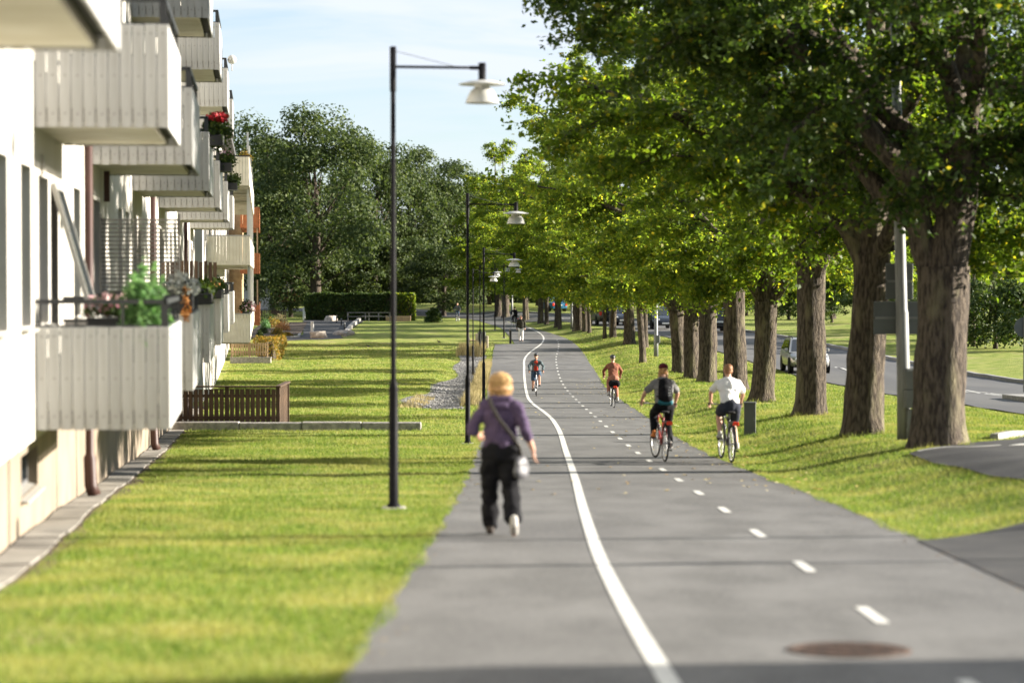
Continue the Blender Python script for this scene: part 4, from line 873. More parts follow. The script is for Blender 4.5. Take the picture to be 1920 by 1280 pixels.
for px, py, *_r in AV[:8]:
    p = gp(px, py); VV.append(lawn(p.x - .8, p.x + .8, p.y - .8, p.y + .8, 900 if p.y < 60 else 400, lambda X, Y, p=p: (np.hypot(X - p.x, Y - p.y) < .52 + .14 * np.sin(np.arctan2(Y - p.y, X - p.x) * 5)) & (np.hypot(X - p.x, Y - p.y) > .3), .10))
me = np_mesh('lawn_grass', np.concatenate(VV), 3); me.materials.append(MT['blade']); tag(link('lawn_grass', me), 'short mown grass on both sides of the path', 'grass', kind='stuff')
# fallen leaves
g = np.random.default_rng(15); n = 520; Y = g.uniform(13, 62, n); sd2 = g.random(n) < .5; X = np.where(sd2, pl(Y) + np.abs(g.normal(0, .12, n)), pr(Y) - np.abs(g.normal(0, .16, n)))
me = leaf_cloud('edge_litter', np.stack([X, Y, -gdrop(Y) + .007], -1), .035, g, up=3.5, spread=.3); me.materials.append(MT['litter2']); tag(link('edge_litter', me), 'small dry leaf bits along both edges of the asphalt', 'leaves', kind='stuff')
g = np.random.default_rng(5); n = 420; Y = 30 + 80 * g.random(n) ** 1.1; X = np.where(g.random(n) < .35, g.uniform(-.7, 3.6, n), 3.75 + g.normal(0, .55, n)); Z = np.where(X > pr(Y) - .1, gz(X, Y) + .05, -gdrop(Y) + .008)
k = ~drv(X, Y); me = leaf_cloud('fallen_leaves', np.stack([X, Y, Z], -1)[k], .09, g, up=3.5, spread=.3); me.materials.append(MT['litter']); tag(link('fallen_leaves', me), 'yellow fallen leaves scattered on the path and verge', 'leaves', kind='stuff')
# ================================================================ street lamps
def lamp_proto():
    e = empty('street_lamp'); H = 5.2
    mb = MB(); mb.box(-.14, .14, -.14, .14, -.2, .03, ch=.02); mb.build('footing', 'concrete', e)
    mb = MB(); mb.lathe([(.075, .03), (.075, .06), (.055, .07), (.052, 1.36), (.046, 1.42), (.032, 1.45)], 16); mb.build('sleeve', 'lamp', e, smooth=True)
    mb = MB(); mb.lathe([(.030, 1.44), (.027, H), (.0, H + .005)], 12); mb.lathe([(.036, H - .5), (.036, H), (.0, H + .006)], 12); mb.build('pole', 'lamp', e, smooth=True)
    mb = MB(); mb.tube([(.03, 0, H - .225), (.99, 0, H - .235)], .0165, 10); mb.tube([(.86, 0, H - .235), (.96, 0, H - .236)], .023, 10); mb.build('arm', 'lamp', e, smooth=True)
    mb = MB(); mb.tube([(.03, 0, H - .05), (.70, 0, H - .222)], .004, 6); mb.build('tie_rod', 'galv', e)
    mb = MB(); mb.lathe([(0, .005), (.042, 0), (.042, -.18), (.046, -.19), (.046, -.215)], 16, (1.0, 0, H - .18)); st = mb.build('stem', 'lamp', e, smooth=True)
    mb = MB(); z0 = H - .395
    mb.lathe([(.045, .022), (.14, .012), (.265, -.022), (.268, -.028), (.262, -.03), (.14, .0), (.085, .004)], 32, (1, 0, z0)); mb.build('shade_disc', 'enamel', e, smooth=True)
    mb = MB(); mb.lathe([(.088, .002), (.09, -.045), (.085, -.06), (.095, -.068), (.135, -.105), (.165, -.17), (.186, -.228), (.190, -.236), (.182, -.236), (.16, -.17), (.12, -.1)], 32, (1, 0, z0)); mb.build('bell_shade', 'enamel', e, smooth=True)
    mb = MB(); mb.lathe([(.0, -.19), (.10, -.195), (.17, -.205)], 24, (1, 0, z0)); mb.build('diffuser', 'lampglass', e, smooth=True)
    return e
LP = [(738, 955, 'nearest street lamp, tall black pole standing on the left lawn'), (877, 833, 'second street lamp, black pole at the left edge of the path'), (907, 761, 'third street lamp along the path, next to the gravel'), (887, 704, 'fourth street lamp, standing behind the gravel bed'),
      (900, 662, 'fifth street lamp, at the far end of the gravel bed'), (945, 634, 'sixth street lamp, beside the dark bollard'), (928, 619, 'seventh street lamp, on the lawn at the bend of the path')]
lp = lamp_proto()
for i, (px, py, lab) in enumerate(LP):
    o = lp if i == 0 else copy_tree(lp); p = gp(px, py); o.location = p; o.rotation_euler = (0, 0, [.02, -.03, .0, .05, .0, -.04, .03][i]); tag(o, lab, 'street lamp', 'street lamps along the path')
# inspection hatch catching the light on the nearest lamp
# ================================================================ manhole, bollards, boulders, fences
mh = empty('manhole_cover', (1.93, 13.8, -float(gdrop(13.8)) + .002), 0, 'round rusty iron manhole cover set in the asphalt', 'manhole cover')
mh.rotation_euler = (math.atan(-.036), 0, 0)
mb = MB(); mb.lathe([(.0, .004), (.30, .004), (.305, -.02)], 40); mb.build('lid', 'rust', mh)
mb = MB(); mb.lathe([(.312, -.02), (.316, .006), (.355, .006), (.362, -.02)], 40); mb.build('rim', 'rust', mh)
mb = MB()
for i in range(-5, 6):
    for j in range(-5, 6):
        if i * i + j * j < 27: mb.box(i * .05 - .017, i * .05 + .017, j * .05 - .017, j * .05 + .017, .004, .009)
mb.build('studs', 'rust', mh)
tag(poly_patch('rust_stain', [(1.3, 13.72), (1.62, 13.6), (3.2, 13.9), (3.9, 14.6), (2.6, 14.5), (1.55, 14.0)], .0, 'ruststain', .08), kind='structure')
bpy.data.objects.remove(bpy.data.objects['rust_stain'])
def bollard(p, h, r, mat, capmat, label, group):
    e = empty('bollard', p, 0, label, 'bollard', group)
    mb = MB(); mb.lathe([(r, -.1), (r, h * .86)], 14); mb.build('post', mat, e, smooth=True)
    mb = MB(); mb.lathe([(r * 1.04, h * .86), (r * 1.04, h * .96), (r * .8, h), (0, h * 1.01)], 14); mb.build('cap', capmat, e, smooth=True)
    return e
bollard(gp(957, 644), 1.0, .075, 'bikeblack', 'galv', 'dark bollard at the left corner where the path narrows', 'bollards')
for px, py, lab in ((600, 0, ''),): pass
for (px, py, h, lab) in [(646, 620, .62, 'dark garden bollard beside the pale boulder, nearest of its row'), (640, 611, .62, 'dark garden bollard, second of the row on the lawn'), (631, 606, .7, 'dark garden bollard, third of the row on the lawn'), (622, 601, .7, 'dark garden bollard, furthest of the row by the hedge')]:
    bollard(gp(px, py), h, .06, 'bikeblack', 'galv', lab, 'garden bollards')
for px, py, w_, h, lab in ((585.5, 632, .11, 1.05, 'white timber post in the middle of the garden asphalt'), (570.5, 600, .12, 1.15, 'white timber post at the far end of the garden asphalt')):
    p = gp(px, py); e = empty('white_post', p, 0, lab, 'post'); mb = MB(); mb.box(-w_, w_, -w_, w_, -.2, h, ch=.02); mb.build('shaft', 'whitepost', e); mb = MB(); mb.box(-w_ - .015, w_ + .015, -w_ - .015, w_ + .015, h, h + .05, ch=.015); mb.build('cap', 'whitepost', e)
def boulder(p, r, seed, label, cat='boulder', name='boulder', mat='stone'):
    bm = bmesh.new(); bmesh.ops.create_icosphere(bm, subdivisions=3, radius=1)
    for v in bm.verts:
        n = mnoise.noise(v.co * 1.2 + Vector((seed, 0, 0))) * .4 + mnoise.noise(v.co * 3 + Vector((0, seed, 0))) * .14
        v.co = v.co * (1 + n); v.co.z = min(v.co.z, .62 + .1 * mnoise.noise(v.co * 2)); v.co = Vector((v.co.x * r[0], v.co.y * r[1], v.co.z * r[2] + r[2] * .35))
    me = bpy.data.meshes.new(name); bm.to_mesh(me); bm.free(); o = link(name, me, mat, None, p, True); return tag(o, label, cat)
boulder(gp(598, 634), (.62, .55, .5), 3.1, 'squarish pale boulder beside the white post')
boulder(gp(644, 628), (.72, .6, .36), 8.4, 'long low pale boulder at the corner of the garden asphalt')
boulder(gp(620, 602), (.55, .5, .5), 5.2, 'pale boulder at the end of the hedge')
# kerb wall at the edge of the garden asphalt
mb = MB(); cv = [(-11.9, 172), (-12.4, 182), (-13.2, 200), (-13.9, 220)]
mb.tube([(x, y, gz1(x, y) + .14) for x, y in cv], .2, 4, ref=(.7, 0, .7)); tag(mb.build('garden_retaining_edge', 'granite'), 'low stone edge along the right side of the garden asphalt', 'edging')
mb = MB(); cv = [(-15.45, 176), (-15.0, 170), (-16.2, 167.6), (-17.6, 166.6)]
mb.tube([(x, y, gz1(x, y) + .06) for x, y in cv], .12, 4, ref=(.7, 0, .7)); tag(mb.build('flower_bed_edge', 'concrete'), 'pale curved kerb round the flower bed', 'edging')
# granite wall and dark slatted fence by the building
p = gp(350, 806); q = gp(790, 806); y_ = (p.y + q.y) / 2 + .1; gw = empty('granite_wall', (p.x, y_, gz1((p.x + q.x) / 2, y_)), 0, 'low rough granite block wall crossing the lawn beside the dark fence', 'wall')
Lw = q.x - p.x + .35; xa = -.35
for i, f in enumerate((.0, .27, .52, .76)):
    f2 = (.27, .52, .76, 1.0)[i]; mb = MB(); mb.box(xa + Lw * f + .006, xa + Lw * f2 - .006, -.16, .16, -.25, .225 + (.01, -.008, .006, -.004)[i], ch=.018); mb.build('granite_block', 'granite', gw)
def fence(name, x0, x1, y, h, n, wdt, mat, label, rail_z, postw=.09, zoff=0.0, dep=None, cap=True):
    z = gz1((x0 + x1) / 2, y) + zoff; e = empty(name, (x0, y, z), 0, label, 'fence'); L_ = x1 - x0
    mb = MB(); mb.box(0, wdt, -.011, .011, 0, 1); pk = mb.mesh('picket'); pk.materials.append(MT[mat])
    for i in range(n):
        o = link('picket', pk, None, e); o.location = (postw + (L_ - 2 * postw) * (i + .5) / n - wdt / 2, -.035, .05); o.scale = (1, 1, h - .12 + brand.uniform(-.012, .012)); o.rotation_euler = (0, brand.uniform(-.008, .008), 0)
    for rz in rail_z: mb = MB(); mb.box(0, L_, -.02, .03, rz, rz + .07); mb.build('rail', mat, e)
    for x in (0, L_ / 2 - postw / 2, L_ - postw): mb = MB(); mb.box(x, x + postw, -.022, postw - .022, -.2, h - .03); mb.build('post', mat, e)
    if cap: mb = MB(); mb.box(-.03, L_ + .03, -.075, .095, h - .028, h + .01); mb.build('cap_rail', mat, e)
    if dep:
        for k in range(int(dep / .17)):
            o = link('picket', pk, None, e); o.location = (L_ - .045, .12 + k * .17, .05); o.rotation_euler = (0, 0, R(90)); o.scale = (1, 1, h - .12)
        mb = MB(); mb.box(L_ - .1, L_ + .03, .096, dep + .1, h - .028, h + .01); mb.build('cap_rail', mat, e); mb = MB(); mb.box(L_ - .09, L_, dep, dep + .09, -.2, h - .03); mb.build('post', mat, e)
    return e
fence('timber_fence', p.x - .35, gp(562, 790).x, y_ + .3, 1.05, 19, .098, 'fencewood', 'dark brown slatted timber fence behind the granite wall', (.25, .78), dep=2.4)
p2 = gp(432, 682); q2 = gp(505, 682)
mb = MB(); mb.box(0, q2.x - p2.x + .05, -.12, .2, -.3, .32, ch=.02); e = empty('plinth_wall', p2, 0, 'low earth-brown retaining wall under the pale picket fence', 'wall'); mb.build('stone_course', 'granite', e)
mb = MB(); mb.box(-.02, q2.x - p2.x + .08, -.14, .22, .32, .36); mb.build('coping', 'granite', e)
fence('picket_fence', p2.x + .02, q2.x - .12, p2.y + .1, .82, 14, .07, 'palewood', 'pale timber picket fence in front of the low hedge', (.2, .6), .07, .34, cap=False)
p3 = gp(505, 597); fence('garden_fence', p3.x - 1.4, p3.x + 1.6, p3.y, .85, 12, .14, 'fencewood', 'small dark rail fence behind the flower bed', (.25, .6), cap=False)
p4 = gp(662, 603); fence('hedge_rail_fence', p4.x - .5, p4.x + 3.4, p4.y - .5, .85, 0, .1, 'greywood', 'weathered two-rail fence in front of the clipped hedge', (.4, .76), .09, cap=False)
# picnic table and planter by the hedge
t = empty('picnic_table', gp(698, 601), 0, 'weathered picnic table in front of the clipped hedge', 'table')
for k in range(4): mb = MB(); mb.box(-.8, .8, -.4 + k * .2, -.22 + k * .2, .72, .76); mb.build('plank', 'greywood', t)
for s in (-1, 1):
    mb = MB(); mb.box(-.9, .9, s * .75 - .13, s * .75 + .13, .42, .46); mb.build('bench_seat', 'greywood', t)
    mb = MB(); mb.tube([(s * .6, -.85, 0), (s * .6, -.3, .72)], .04, 4); mb.tube([(s * .6, .85, 0), (s * .6, .3, .72)], .04, 4); mb.box(s * .6 - .04, s * .6 + .04, -.85, .85, .36, .42); mb.build('leg_frame', 'greywood', t)
pb = empty('planter_box', gp(747, 602), 0, 'low pale timber planter box in front of the hedge end', 'planter')
for k in range(2): mb = MB(); mb.box(-1.1, 1.1, -.45, -.41, .02 + k * .24, .24 + k * .24); mb.build('plank', 'palewood', pb); mb = MB(); mb.box(-1.1, 1.1, .41, .45, .02 + k * .24, .24 + k * .24); mb.build('plank', 'palewood', pb)
for s in (-1, 1): mb = MB(); mb.box(s * 1.1 - .02, s * 1.1 + .02, -.41, .41, .02, .48); mb.build('end_board', 'palewood', pb)
mb = MB(); mb.box(-1.07, 1.07, -.4, .4, .05, .42); mb.build('earth', 'soil', pb)
# bench, information board on the left of the path
be = empty('park_bench', gp(887, 651), R(90), 'pale timber park bench beside the far lamp posts', 'bench')
for k in range(4): mb = MB(); mb.box(-.75, .75, -.22 + k * .115, -.125 + k * .115, .43, .46); mb.build('slat', 'palewood', be)
for k in range(3): mb = MB(); mb.box(-.75, .75, .25 + k * .02, .27 + k * .02, .54 + k * .125, .64 + k * .125); mb.build('back_slat', 'palewood', be)
for s in (-1, 1): mb = MB(); mb.tube([(s * .6, -.2, 0), (s * .6, -.2, .43)], .025, 6); mb.tube([(s * .6, .2, 0), (s * .6, .24, .5), (s * .6, .32, .92)], .025, 6); mb.tube([(s * .6, -.2, .42), (s * .6, .22, .42)], .02, 6); mb.build('leg_frame', 'galv', be)
ib = empty('information_board', gp(904, 652), 0, 'grey upright information board between pale stone posts beside the path', 'board')
mb = MB(); mb.box(-.28, .22, -.04, .04, .0, 1.0, ch=.02); mb.build('panel', 'greybox', ib)
for s, hh in ((-.33, .9), (.3, .75)): mb = MB(); mb.box(s - .09, s + .09, -.1, .1, -.1, hh, ch=.03); mb.build('stone_post', 'stone', ib)
# ================================================================ grey pole with sign backs, cabinets, poles on the right
p = gp(1695, 826); up = empty('utility_pole', p, 0, 'tall grey pole carrying sign backs and boxes beside the thickest trunk', 'pole')
mb = MB(); mb.tube([(0, 0, -.2), (-.012, 0, 1.0), (-.045, .0, 2.15), (-.05, 0, 2.2), (-.11, 0, 4.3), (-.2, 0, 7.6)], [.118, .112, .108, .098, .09, .07], 18); mb.build('shaft', 'galv', up, smooth=True)
for zz, hh in ((.88, .34), (.56, .33)): mb = MB(); mb.box(-.03, .2, -.24, -.08, zz, zz + hh, ch=.035); mb.build('control_box', 'greybox', up)
mb = MB(); mb.box(.02, .13, -.2, -.08, -.05, .54, ch=.01); mb.box(.01, .14, -.21, -.07, .18, .2); mb.build('cable_cover', 'greybox', up)
for (x0, x1, z0, z1, n) in ((-.50, .31, 1.78, 2.34, 2), (-.30, .16, 2.37, 2.98, 2)):
    for k in range(n):
        dz = (z1 - z0) / n; mb = MB(); mb.box(x0, x1, .13, .15, z0 + k * dz + .004, z0 + (k + 1) * dz - .004, ch=.006); mb.build('sign_panel', 'signback', up)
    mb = MB(); mb.box(x0 + .03, x1 - .03, .10, .13, (z0 + z1) / 2 - .02, (z0 + z1) / 2 + .02); mb.build('sign_rail', 'galv', up)
p = gp(1406, 815); cb = empty('junction_cabinet', p, R(-6), 'low grey-green junction cabinet standing on the grass bank', 'cabinet')
mb = MB(); mb.box(-.125, .125, -.14, .14, -.1, .66, ch=.008); mb.build('body', 'cabinet', cb); mb = MB(); mb.box(-.135, .135, -.15, .15, .66, .70, ch=.012); mb.build('lid', 'cabinet', cb)
mb = MB(); mb.box(-.11, .11, -.146, -.141, .03, .62); mb.build('door', 'cabinet', cb); mb = MB(); mb.box(.07, .09, -.154, -.147, .3, .38); mb.build('handle', 'galv', cb)
def slim_pole(px, py, h, r, label, box=False, sign=None):
    e = empty('lighting_column', gp(px, py), 0, label, 'pole'); mb = MB(); mb.tube([(0, 0, -.2), (0, 0, 1.1), (0, 0, 1.14), (0, 0, h)], [r * 1.25, r * 1.2, r, r * .6], 12); mb.build('shaft', 'galv', e, smooth=True)
    if box: mb = MB(); mb.box(-.02, .2, -.2, -.06, .75, 1.15, ch=.02); mb.build('control_box', 'greybox', e)
    mb = MB(); mb.tube([(0, 0, h), (.3, 0, h + .25), (1.3, 0, h + .4)], [.045, .04, .035], 8); mb.build('arm', 'galv', e, smooth=True)
    mb = MB(); mb.ell((1.6, 0, h + .4), (.36, .13, .07), 14, 8); mb.build('luminaire', 'greybox', e, smooth=True); return e
slim_pole(1230, 669, 6.0, .10, 'pale grey lighting column with a box in front of the oncoming dark car', True)
slim_pole(1145, 633, 5.5, .085, 'thin white lighting column left of the flared trunk')
slim_pole(1072, 617, 5.5, .085, 'thin white lighting column just left of the broad flared tree')
slim_pole(960, 590, 5.5, .085, 'thin grey lighting column behind the far dark rider')
# round sign seen from behind at the right edge
p = gp(1915, 745); rs = empty('round_traffic_sign', (p.x + .08, p.y, p.z + .16), 0, 'round grey sign back on a post at the right edge', 'sign')
mb = MB(); mb.tube([(0, 0, 0), (0, 0, 2.3)], .03, 8); mb.build('post', 'galv', rs); mb = MB(); mb.lathe([(0, 0), (.3, 0), (.3, .012), (0, .012)], 28, (0, .04, 1.95), 'y'); mb.build('disc', 'signback', rs)
# sign, lamp column and house added unseen right of the frame just to shade the path
rs2 = empty('shadow_sign', (8.6, 20.5, gz1(8.6, 20.5)), R(20), 'unseen direction sign added right of the frame for its shadow', 'sign')  # guessed sign, added for its thick shadow
mb = MB(); mb.tube([(0, 0, -.2), (0, 0, 3.4)], .045, 8); mb.build('post', 'galv', rs2)
for k in range(2): mb = MB(); mb.box(-.15, .75 - k * .3, -.02, .0, 1.9 + k * .45, 2.25 + k * .45); mb.build('sign_panel', 'signback', rs2)
e = slim_pole(1730, 1008, 8.0, .07, 'unseen grey lighting column added right of the frame for its shadow'); e.location = (10.9, 23.6, gz1(10.9, 23.6))  # guessed column, put here for the thin shadow line
hs = empty('shadow_house', (21.5, 2.0, gz1(21.5, 2)), 0, 'unseen plain house added across the road to shade the foreground', 'building')  # guessed house, added for the shadow band across the foreground
mb = MB(); mb.box(0, 9, -10, 13.7, -.5, 5.9); mb.build('wall', 'plinth', hs); mb = MB(); mb.add([(-.5, -10.5, 5.91), (9.5, -10.5, 5.91), (9.5, 13.7, 5.91), (-.5, 13.7, 5.91), (4.5, -10.5, 8.2), (4.5, 13.7, 8.2)], [(0, 1, 4), (2, 3, 5), (1, 2, 5, 4), (3, 0, 4, 5), (0, 3, 2, 1)]); mb.build('roof', 'roof', hs)
for k in range(4):
    for fl in range(2): mb = MB(); mb.box(-.03, -.004, -8 + k * 4.6, -6.6 + k * 4.6, 1 + fl * 2.7, 2.4 + fl * 2.7); f = mb.build('window', 'frame', hs); mb = MB(); mb.box(-.04, -.031, -7.92 + k * 4.6, -6.68 + k * 4.6, 1.08 + fl * 2.7, 2.32 + fl * 2.7); mb.build('pane', 'glass', f)
# ================================================================ balcony plants
def bplant(y, out, z, w_, d_, n, r, h, leaf, mat, label, name='balcony_plant', extra=None, hang=0, pot='darkplastic'):
    e = empty(name, B(y, out, z), PHI, label, 'plant', 'plants on the balconies'); g = np.random.default_rng(int(abs(y * 50 + z * 9)))
    mb = MB(); mb.box(-w_ / 2, w_ / 2, -d_ / 2, d_ / 2, 0, .18, ch=.015); mb.build('planter', pot, e)
    dv = unit(g.standard_normal((n, 3))); dv[:, 2] = np.where(dv[:, 2] < 0, -dv[:, 2] * (1 if not hang else g.choice([1, -hang], n)), dv[:, 2]); P = dv * (g.random((n, 1)) ** .45) * (1 + .35 * np.sin(dv[:, :1] * 9 + y) * np.sin(dv[:, 1:2] * 8 + z)) * np.array([max(r, w_ * .6), max(r * .8, d_ * .5), h]) + np.array([0, 0, .2])
    me = leaf_cloud('foliage', P, leaf, g, up=.3, spread=.8, aspect=.3 if mat == 'leaf_feather' else .7); me.materials.append(MT[mat]); link('foliage', me, None, e)
    if extra:
        m2, n2, off, rr = extra; P = unit(g.standard_normal((n2, 3))) * g.random((n2, 1)) ** .5 * np.array(rr) + np.array(off); me = leaf_cloud('flowers', P, leaf * 1.0, g, up=.2, spread=.9, aspect=.9); me.materials.append(MT[m2]); link('flowers', me, None, e)
    return e
yb1 = by(23.5)
bplant(yb1 + .2, 1.04, -.86, .4, .22, 1900, .25, .66, .11, 'leaf_feather', 'feathery light green plant behind the nearest lower balcony rail')
bplant(yb1 + 1.2, .72, -.62, .6, .2, 420, .2, .2, .06, 'leaf_hedge', 'small pot of pink and brown flowers left of the feathery plant', extra=('petal_pink', 110, (-.1, 0, .32), (.25, .12, .14)))
bplant(by(COLS[2][0]) + .1, 1.15, -.45, .32, .25, 900, .22, .25, .07, 'leaf_grey', 'silver-grey plant with hanging orange blooms on the second lower balcony', extra=('petal_orange', 220, (.06, -.1, .05), (.06, .06, .26)))
bplant(by(COLS[3][0]) + .5, 1.2, -.5, .3, 1.2, 700, .2, .22, .08, 'leaf_hedge', 'dark green trailing plant box on the third lower balcony', hang=.6)
bplant(by(COLS[4][0]) + .5, 1.2, -.5, .3, 1.6, 700, .2, .25, .09, 'leaf_hedge', 'green and ochre plant box on the fourth lower balcony', extra=('petal_orange', 60, (0, 0, .3), (.2, .7, .15)))
bplant(by(COLS[3][0]) + .6, 1.42, 2.22, .26, .8, 1300, .26, .3, .07, 'leaf_hedge', 'dark hanging flower box with bright red geraniums on a middle balcony', hang=.9, extra=('petal_red', 260, (.02, 0, .50), (.2, .42, .10)))
bplant(by(COLS[4][0]) + .6, 1.42, 2.22, .26, .8, 800, .24, .26, .07, 'leaf_hedge', 'dark bushy flower box on the middle balcony after the geraniums', hang=.8, extra=('petal_pink', 60, (0, 0, .4), (.2, .3, .1)))
bplant(by(COLS[5][0]) + .6, 1.42, 2.22, .26, .8, 600, .22, .25, .08, 'leaf_oak', 'dark trailing flower box on the fifth middle balcony', hang=.8)
bplant(by(95), 1.55, wz[0] + .95, .3, 1.6, 700, .25, .4, .09, 'leaf_hedge', 'pink flowering box on the lower balcony of the white wing', extra=('petal_pink', 300, (.1, 0, .35), (.3, .9, .25)))
bplant(by(93), 1.55, wz[2] + .95, .3, 1.0, 400, .25, .3, .09, 'leaf_ochre', 'yellow flowering box on the top balcony of the white wing', hang=.5)
p = gp(466, 748); bplant(0, 0, 0, .5, .2, 300, .2, .2, .06, 'leaf_hedge', 'red geranium box on the dark timber fence', extra=('petal_red', 160, (0, 0, .3), (.25, .1, .1))).location = (p.x, y_ + .3, gz1(p.x, y_) + 1.06)
# globe lamp on an upper balcony
mb = MB(); mb.ell((0, 0, 0), (.12, .12, .12)); mb.tube([(0, 0, -.3), (0, 0, -.1)], .015, 6); o = mb.build('globe_lamp', 'enamel', None, B(by(COLS[5][0]) + .3, 1.42, ROWZ[2] + 1.25), True); tag(o, 'small white globe lamp on an upper balcony corner', 'lamp')
# magpies on the lawn
for px, py, lab in ((691, 653, 'black and white magpie on the lawn left of the nearest lamp'), (823, 644, 'black and white magpie on the lawn near the gravel')):
    e = empty('magpie', gp(px, py), R(60), lab, 'bird', 'magpies on the lawn')
    mb = MB(); mb.ell((0, 0, .13), (.05, .11, .055)); mb.ell((0, .11, .2), (.035, .045, .035)); mb.tube([(0, .14, .2), (0, .19, .19)], [.012, .002], 6); mb.tube([(0, -.08, .13), (0, -.33, .16)], [.03, .012], 6, sy=.4); mb.build('body', 'feather_b', e, smooth=True)
    mb = MB(); mb.ell((0, .01, .112), (.047, .085, .045)); mb.build('belly', 'feather_w', e, smooth=True); mb = MB(); mb.tube([(.02, 0, .1), (.02, 0, 0)], .005, 5); mb.tube([(-.02, .02, .1), (-.02, .02, 0)], .005, 5); mb.build('legs', 'feather_b', e)

# ================================================================ cars
def superring(y, w_, z0, z1, n=20, ex=.35, tum=.0):
    vs = []
    for j in range(n):
        q = 2 * math.pi * j / n; c, s = math.cos(q), math.sin(q); x = math.copysign(abs(c) ** ex, c) * w_; z = math.copysign(abs(s) ** ex, s)
        zz = (z0 + z1) / 2 + z * (z1 - z0) / 2; vs.append((x * (1 - tum * max(0, z)), y, zz))
    return vs
def car(name, loc, rz, paint, label, L_=4.4, W=1.8, H=1.5, kind='wagon', rails=False):
    e = empty(name, loc, rz, label, 'car', 'cars on the road'); h = L_ / 2; w_ = W / 2; k = H / 1.5
    st = [(-h, .76, .42, .78), (-h + .06, .90, .33, .92), (-h + .3, .97, .27, .99), (-h * .5, 1.0, .24, 1.0), (0, 1.0, .22, .97), (h * .38, 1.0, .23, .95), (h * .62, .985, .24, .90), (h * .86, .94, .27, .80), (h - .07, .86, .33, .70), (h, .74, .40, .60)]
    vs = []; n = 20
    for y, f, z0, z1 in st: vs += superring(y, w_ * f, z0 * k, z1 * k, n)
    mb = MB(); mb.add(vs, [(i*n+j, (i+1)*n+j, (i+1)*n+(j+1) % n, i*n+(j+1) % n) for i in range(len(st)-1) for j in range(n)] + [tuple(range(n)), tuple((len(st)-1)*n+j for j in range(n-1, -1, -1))]); body = mb.build('body', paint, e); smooth_angle(body, 50)
    zb, zt = .93 * k, H; rb = -h + .10 if kind != 'sedan' else -h + .75; rt = -h + .42 if kind != 'sedan' else -h + 1.25
    A = [(-w_ * .93, rb, zb), (w_ * .93, rb, zb), (w_ * .95, h * .50, zb - .02), (-w_ * .95, h * .50, zb - .02), (-w_ * .70, rt, zt - .03), (w_ * .70, rt, zt - .03), (w_ * .72, h * .06, zt - .02), (-w_ * .72, h * .06, zt - .02), (-w_ * .68, -h * .22, zt + .01), (w_ * .68, -h * .22, zt + .01)]
    mb = MB(); mb.add(A, [(0, 1, 5, 4), (1, 2, 6, 9, 5), (2, 3, 7, 6), (3, 0, 4, 8, 7), (4, 5, 9, 8), (8, 9, 6, 7)]); ro = mb.build('cabin', paint, e)
    def pane(nm, q, u0, u1, v0, v1, push):
        P = [Vector(A[i]) for i in q]; bl = lambda u, v: (P[0] * (1-u) + P[1] * u) * (1-v) + (P[3] * (1-u) + P[2] * u) * v
        nn = (P[1] - P[0]).cross(P[3] - P[0]).normalized() * push; c = [bl(u0, v0) + nn, bl(u1, v0) + nn, bl(u1, v1) + nn, bl(u0, v1) + nn]
        mb = MB(); mb.add(c, [(0, 1, 2, 3)]); mb.build(nm, 'glass', ro)
    pane('rear_window', (0, 1, 5, 4), .08, .92, .16, .88, .008); pane('windscreen', (2, 3, 7, 6), .06, .94, .08, .94, .008)
    for a, b in ((.06, .34), (.37, .66), (.69, .90)): pane('side_window', (1, 2, 6, 5), a, b, .12, .86, .03); pane('side_window', (3, 0, 4, 7), 1 - b, 1 - a, .12, .86, .03)
    for sx in (-1, 1):
        for y in (-h * .60, h * .62):
            mb = MB(); x0 = sx * (w_ - .16); r = .325 * k; pf = [(r * .55, -.09), (r * .93, -.10), (r, -.06), (r, .06), (r * .93, .10), (r * .6, .10)]
            mb.lathe(pf, 24, (sx * (w_ - .09), y, r), 'x'); wh = mb.build('wheel', 'tyre', e, smooth=True)
            mb = MB(); mb.lathe([(0, .075 * sx), (r * .2, .08 * sx), (r * .6, .085 * sx), (r * .62, .07 * sx)], 20, (sx * (w_ - .09), y, r), 'x'); mb.build('rim', 'rim', wh)
            mb = MB(); mb.lathe([(0, 0), (r * 1.16, 0)], 24, (sx * (w_ + .003), y, r + .02), 'x'); mb.build('wheel_arch', 'black', e)
        mb = MB(); mb.box(sx * w_ * .62 - .16, sx * w_ * .62 + .16, h - .13, h - .03, .57 * k, .70 * k, ch=.03); mb.build('headlight', 'headlight', e)
        zt0, zt1 = (.62, .90) if kind != 'suv' else (.7, 1.0)
        mb = MB(); mb.box(sx * w_ * .78 - .1, sx * w_ * .78 + .1, -h - .012, -h + .12, zt0 * k, zt1 * k, ch=.02); mb.build('tail_light', 'redlens', e)
        mb = MB(); mb.box(sx * (w_ + .02) - .07, sx * (w_ + .02) + .09, h * .30, h * .36, .95 * k, 1.08 * k, ch=.02); mb.build('mirror', paint, e)
        if rails: mb = MB(); mb.tube([(sx * w_ * .62, -h * .7, zt), (sx * w_ * .62, -h * .6, zt + .06), (sx * w_ * .62, -h * .05, zt + .06), (sx * w_ * .62, h * .02, zt)], .02, 6); mb.build('roof_rail', 'darkplastic', e)
    for sy, z in ((1, .42), (-1, .66)): mb = MB(); mb.box(-.26, .26, sy * (h + .006) - .006, sy * (h + .006) + .006, z * k - .055, z * k + .055); mb.build('number_plate', 'plate', e)
    mb = MB(); mb.box(-w_ * .8, w_ * .8, h - .045, h + .004, .30 * k, .40 * k, ch=.01); mb.box(-w_ * .45, w_ * .45, h - .05, h - .004, .52 * k, .62 * k, ch=.01); mb.build('grille', 'darkplastic', e)
    mb = MB(); mb.box(-w_ * .86, w_ * .86, -h - .03, -h + .1, .36 * k, .5 * k, ch=.03); mb.build('rear_bumper', 'darkplastic' if kind == 'suv' else paint, e)
